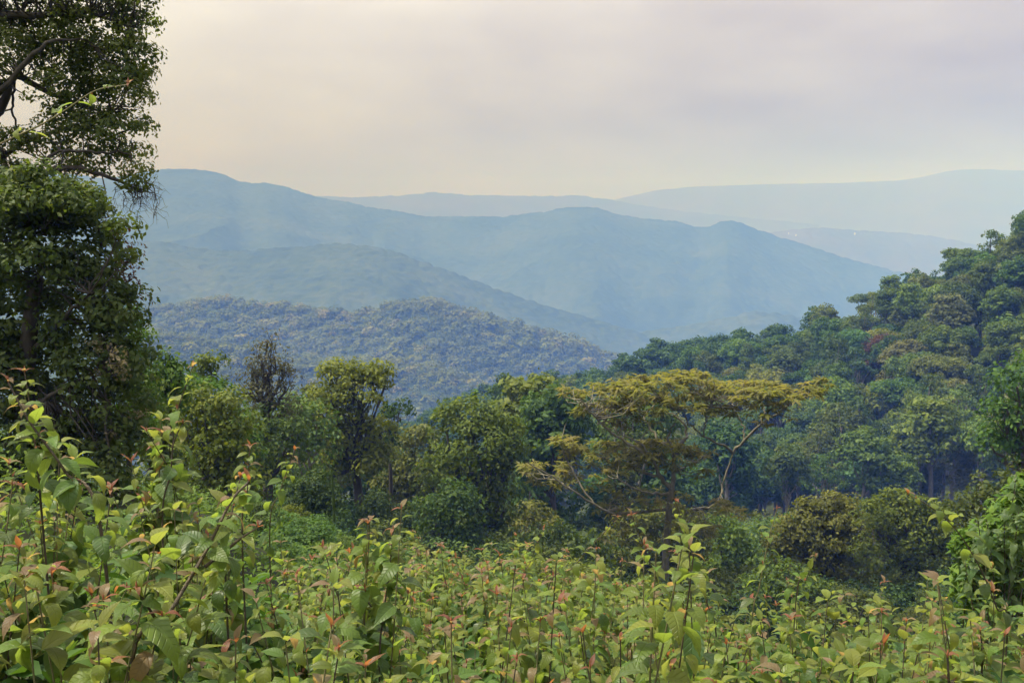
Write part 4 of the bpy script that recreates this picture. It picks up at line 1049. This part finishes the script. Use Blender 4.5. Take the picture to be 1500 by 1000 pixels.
def leaf_shape(droop, fold, wide, pet, bite, seed):
    """unit-long ovate leaf with petiole along +Y, upper side +Z; about 34 triangles"""
    rng = np.random.default_rng(seed)
    ts = np.array([0.0, 0.10, 0.26, 0.44, 0.62, 0.78, 0.90, 1.0])
    w = wide * np.array([0.0, 0.55, 0.93, 1.0, 0.82, 0.50, 0.19, 0.0])
    pos = [np.array([0.0, 0.0, 0.0])]
    ang = 0.35; steps = np.r_[pet, np.diff(ts)]
    pts = []
    p = np.zeros(2); a = ang
    p = p + np.array([math.cos(a), math.sin(a)]) * pet
    pts.append(p.copy())
    for s in np.diff(ts):
        a -= droop * s * 1.25
        p = p + np.array([math.cos(a), math.sin(a)]) * s; pts.append(p.copy())
    pts = np.array(pts)
    V = [(-0.008, 0, 0), (0.008, 0, 0)]; UV = [(0.49, 0), (0.51, 0)]
    faces = []
    idx = []
    for i, (q, ww, t) in enumerate(zip(pts, w, ts)):
        if ww == 0:
            V.append((0, q[0], q[1])); UV.append((0.5, t)); idx.append([len(V) - 1])
        else:
            row = []
            for s in (-1, -0.5, 0, 0.5, 1):
                e = ww * 0.5
                if bite and abs(s) == 1 and i in (3, 4) and (s > 0) == (bite > 0): e *= 0.55
                wob = 0.02 * rng.normal() if abs(s) == 1 else 0
                x = s * e * math.cos(fold * abs(s) * 0.8)
                z = abs(s) * e * math.sin(fold) - (0.10 * e if abs(s) == 1 else 0) + wob
                V.append((x, q[0] - 0.03 * abs(s), q[1] + z)); UV.append((0.5 + s * e / max(wide, 1e-3), t)); row.append(len(V) - 1)
            idx.append(row)
    faces.append([0, 1, idx[0][0]])
    for a_, b_ in zip(idx[:-1], idx[1:]):
        if len(a_) == 1:
            faces += [[a_[0], b_[i + 1], b_[i]] for i in range(4)]
        elif len(b_) == 1:
            faces += [[a_[i], a_[i + 1], b_[0]] for i in range(4)]
        else:
            faces += [[a_[i], a_[i + 1], b_[i + 1], b_[i]] for i in range(4)]
    return V, faces, UV
def leaf_mesh(mat, *a):
    V, Fc, UV = leaf_shape(*a)
    me = bpy.data.meshes.new("leaf"); me.from_pydata(V, [], Fc)
    ul = me.uv_layers.new(name="UVMap")
    for lp in me.loops: ul.data[lp.index].uv = UV[lp.vertex_index]
    for p in me.polygons: p.use_smooth = True
    me.materials.append(mat); me.update()
    return me
SH = [(0.5, 0.30, 0.52, 0.16, 0, 1), (0.9, 0.40, 0.50, 0.18, 0, 2), (1.3, 0.35, 0.54, 0.18, 0, 3), (1.7, 0.45, 0.50, 0.2, 0, 4), (1.0, 0.25, 0.58, 0.16, 1, 5), (0.7, 0.5, 0.48, 0.15, 0, 6), (1.5, 0.3, 0.56, 0.18, -1, 7), (2.1, 0.4, 0.50, 0.2, 0, 8)]
LV = {k: [leaf_mesh(m, *s) for s in SH] for k, m in (("green", L_green), ("old", L_old), ("young", L_young))}
LV["red"] = [leaf_mesh(L_red, d, 0.45, 0.34, 0.12, 0, 20 + i) for i, d in enumerate((0.3, 0.9, 1.5))]
LV["pink"] = [leaf_mesh(L_pink, d, 0.4, 0.42, 0.14, 0, 30 + i) for i, d in enumerate((0.8, 1.3, 1.8))]
LV["broad"] = [leaf_mesh(L_broad, d, 0.3, 0.42, 0.1, 0, 40 + i) for i, d in enumerate((0.4, 0.9, 1.4))]
bV, bQ = tube([(0, 0, 0), (0, 0, .25), (0, 0, .6), (0.02, 0, 1)], [.10, .2, .17, .01], 6)
bud_mesh = mesh_np("bud", bV, bQ, B_bud, smooth=True)

def leaf_matrix(pos, out_dir, pitch, size, roll, rng):
    o = Vector((out_dir[0], out_dir[1], 0)).normalized()
    y = (o * math.cos(pitch) + Vector((0, 0, 1)) * math.sin(pitch)).normalized()
    x = y.cross(Vector((0, 0, 1))).normalized()
    z = x.cross(y)
    R = Matrix((x, y, z)).transposed() @ Matrix.Rotation(roll, 3, 'Y')
    M = R.to_4x4() @ Matrix.Scale(size, 4)
    M.translation = Vector(pos)
    return M
NL = 0
def shoot(root, pts, rng, size=0.1, r0=0.006, first=0.3, gap=0.09, mat=None, tip="red", dens=1.0, n=14, kinds=None, stem_name="stem"):
    """one stem with opposite leaves, bigger below, small red ones at the tip; pts local to root"""
    global NL
    c = curve(pts, n)
    V, Q = tube(c, np.linspace(r0, r0 * 0.4, len(c)), 5)
    put(stem_name, mesh_np("stem", V, Q, mat or B_stem, smooth=True), root)
    seg = np.linalg.norm(np.diff(c, axis=0), axis=1); arc = np.r_[0, np.cumsum(seg)]; ln = arc[-1]
    at = lambda s: np.array([np.interp(s, arc, c[:, k]) for k in range(3)])
    s = ln * first; az = rng.uniform(0, 6.28)
    while s < ln - 0.015:
        f = (s - ln * first) / max(1e-3, ln * (1 - first))
        p = at(s); q = at(min(ln, s + 0.02)); tan = unit(q - at(max(0, s - 0.02)))
        for k in (0, 1):
            if rng.random() > dens * (0.8 if f < 0.4 else 0.97): continue
            a = az + k * math.pi + rng.normal(0, 0.22)
            rest = ln - s
            sz = size * rng.uniform(0.8, 1.2) * (1.0 if rest > 0.22 else 0.45 + 2.5 * rest) * (0.85 + 0.25 * math.sin(f * 3))
            e1 = np.cross(tan, [0.2, 0.1, 0.97]); e1 = unit(e1) if np.linalg.norm(e1) > 0.1 else np.array([1.0, 0, 0])
            e2 = np.cross(tan, e1)
            o = e1 * math.cos(a) + e2 * math.sin(a)
            if abs(o[0]) + abs(o[1]) < 0.15: o = o + np.array([rng.normal(), rng.normal(), 0]) * 0.3
            pitch = rng.normal(0.1 if rest < 0.25 else -0.35, 0.38)
            kd = rng.choice(["pink", "young", "green"], p=[.08, .5, .42]) if rest < 0.16 else rng.choice(["young", "green", "old"], p=[.26, .5, .24] if f > 0.45 else [.06, .36, .58])
            if kinds: kd = kinds
            me = LV[kd][rng.integers(0, len(LV[kd]))]
            lf = bpy.data.objects.new("leaf", me); COL.objects.link(lf); lf.parent = root
            lf.matrix_basis = leaf_matrix(p, o, pitch, sz, rng.normal(0, 0.25), rng); NL += 1
            if tip == "red" and f > 0.3 and rng.random() < 0.09:
                lf = bpy.data.objects.new("leaf", LV["red"][rng.integers(0, 3)]); COL.objects.link(lf); lf.parent = root
                lf.matrix_basis = leaf_matrix(p, o + rng.normal(0, .4, 3), rng.uniform(.4, 1.0), sz * 0.34, 0, rng); NL += 1
        az += math.pi / 2 + rng.normal(0, 0.15)
        s += gap * rng.uniform(0.8, 1.2) * (1.0 if ln - s > 0.25 else 0.62)
    if tip == "soft":
        p = c[-1]; a0 = rng.uniform(0, 6.28)
        for k in range(3):
            a = a0 + k * 2.2; kd = "young" if rng.random() < 0.7 else "pink"
            lf = bpy.data.objects.new("leaf", LV[kd][rng.integers(0, 3)]); COL.objects.link(lf); lf.parent = root
            lf.matrix_basis = leaf_matrix(p, (math.cos(a), math.sin(a)), rng.uniform(0.1, 0.9), size * rng.uniform(0.4, 0.65), 0, rng); NL += 1
    if tip == "red":
        p = c[-1]; a0 = rng.uniform(0, 6.28)
        for k in range(rng.integers(2, 5)):
            a = a0 + k * 2.4
            kd = "red" if rng.random() < 0.6 else "pink"
            lf = bpy.data.objects.new("leaf", LV[kd][rng.integers(0, 3)]); COL.objects.link(lf); lf.parent = root
            lf.matrix_basis = leaf_matrix(p, (math.cos(a), math.sin(a)), rng.uniform(0.1, 1.1), size * rng.uniform(0.3, 0.52), 0, rng); NL += 1
        b = bpy.data.objects.new("bud", bud_mesh); COL.objects.link(b); b.parent = root
        b.location = p; b.scale = (0.014, 0.014, 0.022)
    return c, at, ln

def solo(label, pts, size=0.1, seed=0, r0=0.007, first=0.3, gap=0.1, mat=None, side=(), dens=1.0, name="leafy_shoot", cat="plant"):
    """a shoot given by (u, v, distance) points; it grows from the ground below its first point"""
    rng = np.random.default_rng(seed)
    W = [px(*p) for p in pts]; r0 *= 0.75
    g = W[0].copy(); g[1] += 0.05
    gz = float(ground_z(g[0], g[1])[0])
    root_p = np.array([g[0], g[1], min(gz, W[0][2] - 0.02)])
    loc = [np.array([0, 0, -0.04])] + [w - root_p for w in W]
    if W[0][2] - root_p[2] < 0.12: loc = [np.array([0, 0, -0.04])] + loc[2:]
    root = thing(name, label, cat, root_p, "long shoots standing out of the thicket")
    full = np.linalg.norm(np.diff(np.array(loc), axis=0), axis=1).sum()
    below = np.linalg.norm(loc[1] - loc[0])
    shoot(root, loc, rng, size * 0.88, r0, max(first, 0.0) * (1 - below / full) + below / full * 0.8, gap * 0.5, mat, dens=dens, n=8 * len(loc))
    for sd in side:
        a = [px(*p) - root_p for p in sd]
        shoot(root, a, rng, size * 0.85, r0 * 0.7, 0.2, gap * 0.7, mat, n=12)
    return root

# dense shrubs: canopy outline of the thicket per column u, at its far edge
EDGE = np.array([(-250, 585), (0, 590), (60, 600), (120, 655), (200, 680), (260, 690), (330, 715), (400, 765), (450, 800), (500, 815), (560, 826), (640, 822), (700, 818), (780, 815), (850, 830), (920, 868), (980, 858), (1050, 850), (1120, 862), (1180, 850), (1240, 885), (1300, 905), (1350, 935), (1400, 925), (1450, 900), (1500, 890), (1750, 880)])
FAR = np.array([(-250, 3.2), (0, 3.4), (150, 4.0), (300, 5.0), (420, 6.2), (520, 7.6), (700, 8.6), (850, 8.4), (1000, 7.4), (1150, 6.6), (1300, 6.6), (1500, 6.0), (1750, 6.0)])
rng = np.random.default_rng(2024)
spots = []
for y in np.arange(1.75, 9.0, 0.30):
    w0 = (-110 - 750) / F * y; w1 = (1610 - 750) / F * y
    step = 0.42
    for x in np.arange(w0, w1, step):
        xx, yy = x + rng.uniform(-.17, .17), y + rng.uniform(-.14, .14)
        u = 750 + F * xx / yy
        if yy <= np.interp(u, FAR[:, 0], FAR[:, 1]): spots.append((xx, yy))
rng.shuffle(spots)
print("shrub spots", len(spots))
def top_z(x, y):
    """height of the thicket's leafy surface: rises from the frame's lower edge to the outline at its far edge"""
    u = 750 + F * x / y
    fy = np.interp(u, FAR[:, 0], FAR[:, 1]); ev = np.interp(u, EDGE[:, 0], EDGE[:, 1])
    zf = px(u, ev, fy)[2]
    y0 = 2.1; zn = px(u, 1010 if u > 300 else 940, y0)[2]
    t = np.clip((y - y0) / (fy - y0), 0, 1) ** np.interp(u, [250, 450], [0.6, 1.0])
    return zn * (1 - t) + zf * t + 0.62 * (float(fbm(x / 1.05, y / 1.05, 2, 77)) - 0.52)
SHRUBS = spots[:292]
def zone(u, y):
    fy = np.interp(u, FAR[:, 0], FAR[:, 1])
    row = "at thicket's far edge" if y > fy * 0.8 else ("half way into thicket" if y > fy * 0.5 else "at thicket's front")
    side = ("under dark left trees" if u < 200 else "below twiggy tree" if u < 420 else "below domed tree" if u < 600 else "below vine hung tree" if u < 780 else "left of umbrella trunk" if u < 960 else "below umbrella tree" if u < 1130 else "below twin olive trees" if u < 1380 else "in right corner")
    return row + " " + side
for i, (x, y) in enumerate(SHRUBS):
    r_ = np.random.default_rng(5000 + i)
    u = 750 + F * x / y
    gz = float(ground_z(x, y)[0]); tz = top_z(x, y) + r_.normal(-0.03, 0.08) + (r_.uniform(.05, .25) if r_.random() < .2 else 0)
    if tz - gz < 0.45: gz = tz - 0.45
    h = min(tz - gz, 1.7)
    z0 = tz - h
    zn_ = zone(u, y)
    tips = ["red" if r_.random() < 0.5 else "soft" for _ in range(5)]
    tl = "reddish" if tips[:4].count("red") > 1 else "yellowish"
    root = thing("shrub", f"leafy shrub with {tl} tips {zn_}", "shrub", (x, y, gz if h < 1.69 else z0), f"shrubs packed {zn_}")
    ns = 5 if u < 380 else 4
    bushy = r_.uniform(0.72, 1.22)
    big = (0.136 if u < 420 else 0.106) if y < 3.8 else 0.122
    for k in range(ns):
        a = r_.uniform(0, 6.28); sp = r_.uniform(0.05, 0.24)
        hh = h * (1.0 if k == 0 else r_.uniform(0.72, 0.98))
        top = np.array([math.cos(a) * sp, math.sin(a) * sp, hh])
        mid = top * np.array([.35, .35, .5]) + np.append(r_.normal(0, .03, 2), 0)
        shoot(root, [np.array([0, 0, -0.05]), mid, top], r_, big * bushy * r_.uniform(.85, 1.15), 0.0045, max(0.15, 1 - 0.7 / hh), 0.082 * bushy ** .5, B_stem if r_.random() < 0.4 else B_stemg, n=10, tip=tips[k])

# shoots that stand out, each by itself
solo("big stem leaning left out of the left bank with large soft leaves at its top", [(150, 790, 2.7), (95, 690, 2.75), (45, 620, 2.8), (12, 560, 2.85)], 0.105, 1, 0.008, 0.25, 0.085)
solo("upright shoot at the left edge topped by a big arched pale leaf", [(60, 740, 2.9), (50, 640, 2.95), (36, 545, 3.0)], 0.10, 2, 0.006, 0.3, 0.08)
solo("tall thin shoot with a yellow leaf and red buds above the left bank", [(238, 780, 4.0), (250, 690, 4.0), (258, 610, 4.05), (282, 538, 4.1)], 0.115, 3, 0.006, 0.45, 0.15, side=[[(250, 690, 4.0), (232, 660, 3.95), (215, 632, 3.9)], [(252, 655, 4.0), (262, 630, 4.0), (268, 620, 4.0)]])
solo("long dark arching stem crossing the left thicket with red young leaves at its end", [(190, 1000, 2.35), (250, 895, 2.45), (300, 810, 2.55), (338, 735, 2.65), (365, 705, 2.7)], 0.105, 4, 0.010, 0.45, 0.10, side=[[(240, 925, 2.4), (215, 885, 2.35), (200, 862, 2.3)], [(300, 830, 2.55), (350, 790, 2.6), (378, 772, 2.62)]])
solo("reddish tipped shoot above the long arching stem with coppery new leaves", [(330, 830, 3.0), (340, 750, 3.0), (352, 700, 3.05)], 0.10, 5, 0.006, 0.3, 0.07)
solo("drooping headed shoot with pale leaves left of the lobelia like pole", [(395, 790, 4.4), (410, 720, 4.4), (432, 660, 4.45)], 0.10, 6, 0.005, 0.45, 0.13)
solo("leafy shoot with rounded green head beside the coppery shoot", [(355, 800, 3.6), (362, 720, 3.6), (366, 655, 3.6)], 0.105, 7, 0.006, 0.35, 0.09)
solo("dark upright shoot with pink cap leaves standing alone in front of the valley", [(556, 985, 3.7), (562, 900, 3.75), (570, 840, 3.8), (576, 776, 3.8)], 0.115, 8, 0.007, 0.12, 0.12, side=[[(563, 910, 3.75), (538, 880, 3.75), (535, 865, 3.75)], [(563, 910, 3.75), (592, 885, 3.75), (598, 870, 3.75)]])
solo("drooping leaved shoot right of the dark upright shoot at the thicket rim", [(655, 880, 6.2), (650, 840, 6.2), (646, 800, 6.2)], 0.13, 9, 0.006, 0.2, 0.09)
solo("coppery topped shoot leaning left on the thicket rim below vine hung tree", [(735, 880, 6.5), (722, 840, 6.5), (705, 806, 6.5)], 0.12, 10, 0.005, 0.45, 0.1)
solo("thin shoot leaning right before the olive tree at the valley gap", [(765, 870, 6.2), (778, 820, 6.2), (796, 776, 6.2)], 0.105, 11, 0.005, 0.4, 0.13)
solo("long oblique shoot with sparse leaves pointing up to the umbrella tree", [(800, 880, 5.2), (840, 830, 5.2), (875, 790, 5.2), (905, 758, 5.2)], 0.09, 12, 0.005, 0.5, 0.16, dens=.7)
solo("second oblique shoot with reddish tip left of the long oblique one", [(770, 885, 6.0), (800, 845, 6.0), (830, 808, 6.0)], 0.10, 13, 0.005, 0.4, 0.14, dens=.8)
solo("tall dark shoot with scattered leaves crossing the olive tree", [(1010, 985, 4.4), (985, 910, 4.4), (955, 830, 4.4), (925, 755, 4.4)], 0.10, 14, 0.006, 0.3, 0.15, dens=.9)
solo("tall shoot in front of the umbrella tree trunk with red tip", [(1050, 960, 4.6), (1035, 880, 4.6), (1012, 805, 4.6), (990, 735, 4.6)], 0.105, 15, 0.006, 0.3, 0.14)
solo("pale straight shoot with few leaves and red tip right of the umbrella tree", [(1100, 930, 4.8), (1112, 860, 4.8), (1125, 795, 4.8), (1138, 745, 4.8)], 0.095, 16, 0.006, 0.3, 0.17, mat=B_stemg)
solo("leafy head of shoots under the pale straight shoot", [(1000, 930, 4.6), (998, 860, 4.6), (990, 812, 4.6)], 0.105, 17, 0.006, 0.35, 0.08)
solo("shoot with a bright orange leaf leaning over the right thicket", [(1165, 890, 4.8), (1180, 850, 4.8), (1195, 815, 4.8)], 0.10, 18, 0.005, 0.4, 0.1)
solo("long arched stem with drooping tip before the twin olive trees", [(1475, 935, 4.4), (1460, 890, 4.4), (1435, 830, 4.4), (1400, 775, 4.4), (1360, 740, 4.4), (1330, 724, 4.4)], 0.105, 19, 0.006, 0.25, 0.17, dens=.8)
solo("thin straight shoot with two pairs of leaves right of the dark gap", [(1386, 985, 4.8), (1385, 930, 4.8), (1384, 880, 4.8)], 0.10, 20, 0.005, 0.3, 0.14, mat=B_stemg)
solo("close shoot with large coppery pink leaves in the lower right corner", [(1392, 1080, 2.2), (1390, 1010, 2.2), (1388, 962, 2.2)], 0.125, 21, 0.008, 0.55, 0.06)
solo("shoot with cupped leaves next to the coppery pink one in the right corner", [(1436, 1010, 3.0), (1438, 950, 3.0), (1436, 925, 3.0)], 0.11, 22, 0.006, 0.2, 0.06)
solo("overhanging branch with few leaves reaching in from the upper left", [(-330, 420, 2.9), (-160, 290, 2.95), (0, 211, 3.0), (60, 183, 3.0), (95, 162, 3.0), (140, 133, 3.0), (188, 124, 3.0)], 0.062, 23, 0.005, 0.62, 0.19, mat=B_stemg, dens=.9, name="leafy_branch")
solo("leaf tuft poking in at the left edge below the overhanging branch", [(-60, 520, 2.9), (-30, 440, 2.9), (-8, 408, 2.9)], 0.065, 24, 0.005, 0.5, 0.08)
solo("small pale leaf tuft at the left edge halfway up the tall dark tree", [(-70, 330, 3.1), (-40, 270, 3.1), (-12, 240, 3.1)], 0.06, 25, 0.005, 0.5, 0.08)

# broad leaved bush at the right edge: about 280 leaves in view are parts
rng = np.random.default_rng(88)
d = 11.0
bx = px(1475, 900, d)[0]; bz = float(ground_z(bx, d)[0])
root_p = np.array([bx, d, bz])
R = thing("broad_leaved_bush", "light green bush with stiff pointed leaves at the right edge below the skyline", "bush", root_p)
cents = [(1440, 800, 40, 45), (1480, 760, 40, 45), (1470, 840, 60, 50), (1500, 800, 50, 60), (1420, 850, 30, 40), (1450, 880, 60, 40), (1500, 720, 26, 30), (1412, 800, 20, 24)]
n_st = 0
for (u, v, ru, rv) in cents:
    for k in range(4):
        a = rng.uniform(0, 6.28); q = math.sqrt(rng.random())
        e = px(u + ru * q * math.cos(a), v + rv * q * math.sin(a), d + rng.uniform(-.5, .4)) - root_p
        m_ = e * np.array([.55, .6, .6]) + rng.normal(0, .08, 3)
        shoot(R, [np.array([0, 0, -.1]), m_, e], rng, 0.17, 0.012, 0.72, 0.055, B_stem, tip="none", n=10, kinds="broad"); n_st += 1
P, Nn = [], []
for (u, v, ru, rv) in cents:
    c0 = px(u, v, d + 0.2) - root_p; s = d / F
    dd = sphere_dirs(260, rng, -.6, 1) * rng.uniform(.4, 1, (260, 1)) ** .5 * np.array([ru * s, ru * s, rv * s])
    P.append(c0 + dd); Nn.append(dd * 2 + np.array([0, -.1, .6]) + rng.normal(0, .4, (260, 3)))
P = np.concatenate(P); V, Q = leaf_quads(P, np.concatenate(Nn), 0.13 * rng.uniform(.7, 1.3, len(P)), rng, .4, .4)
put("foliage", mesh_np("foliage", V, Q, M_green, np.repeat(rng.uniform(.3, 1, len(P)), 4)), R, kind="stuff")
print("leaf objects", NL)

# undergrowth inside and below the thicket
n = 26000
y = rng.uniform(1.5, 9.0, n); u = rng.uniform(-300, 1800, n)
ok = y < np.interp(u, FAR[:, 0], FAR[:, 1]); y, u = y[ok], u[ok]; n = len(y); x = (u - 750) / F * y
gz = ground_z(x, y); tz = np.array([top_z(a, b) for a, b in zip(x, y)])
h = rng.random(n) ** 0.8
z = gz + (np.maximum(tz - gz, 0.4) - 0.30) * h
Nn = np.stack([rng.normal(0, .5, n), rng.normal(-.15, .5, n), np.ones(n)], 1)
V, Q = leaf_hex(np.stack([x, y, z], 1), Nn, 0.10 * rng.uniform(.6, 1.3, n), rng, .5, .6)
put("undergrowth", mesh_np("undergrowth", V, Q, M_dark, np.repeat(rng.uniform(.1, .9, n), 6)), kind="stuff")  # dark leaf colour deepens the shaded gaps between the shrubs

# ------------------------------------------------------------------ tell look-alikes apart by their order
ORD = ["first", "second", "third", "fourth", "fifth", "sixth", "seventh", "eighth", "ninth", "tenth", "eleventh", "twelfth", "thirteenth", "fourteenth", "fifteenth", "sixteenth", "seventeenth", "eighteenth", "nineteenth", "twentieth"]
by = {}
for o in COL.objects:
    if o.parent is None and o.get("label") and o.get("group"): by.setdefault(o["label"], []).append(o)
for lab, os_ in by.items():
    if len(os_) < 2 or len(os_) > 20: continue
    os_.sort(key=lambda o: proj(o.location.x, o.location.y, o.location.z + 1)[0])
    for i, o in enumerate(os_):
        o["label"] = lab + (", left one" if i == 0 else ", right one") if len(os_) == 2 else lab + f", {ORD[i]} from left"
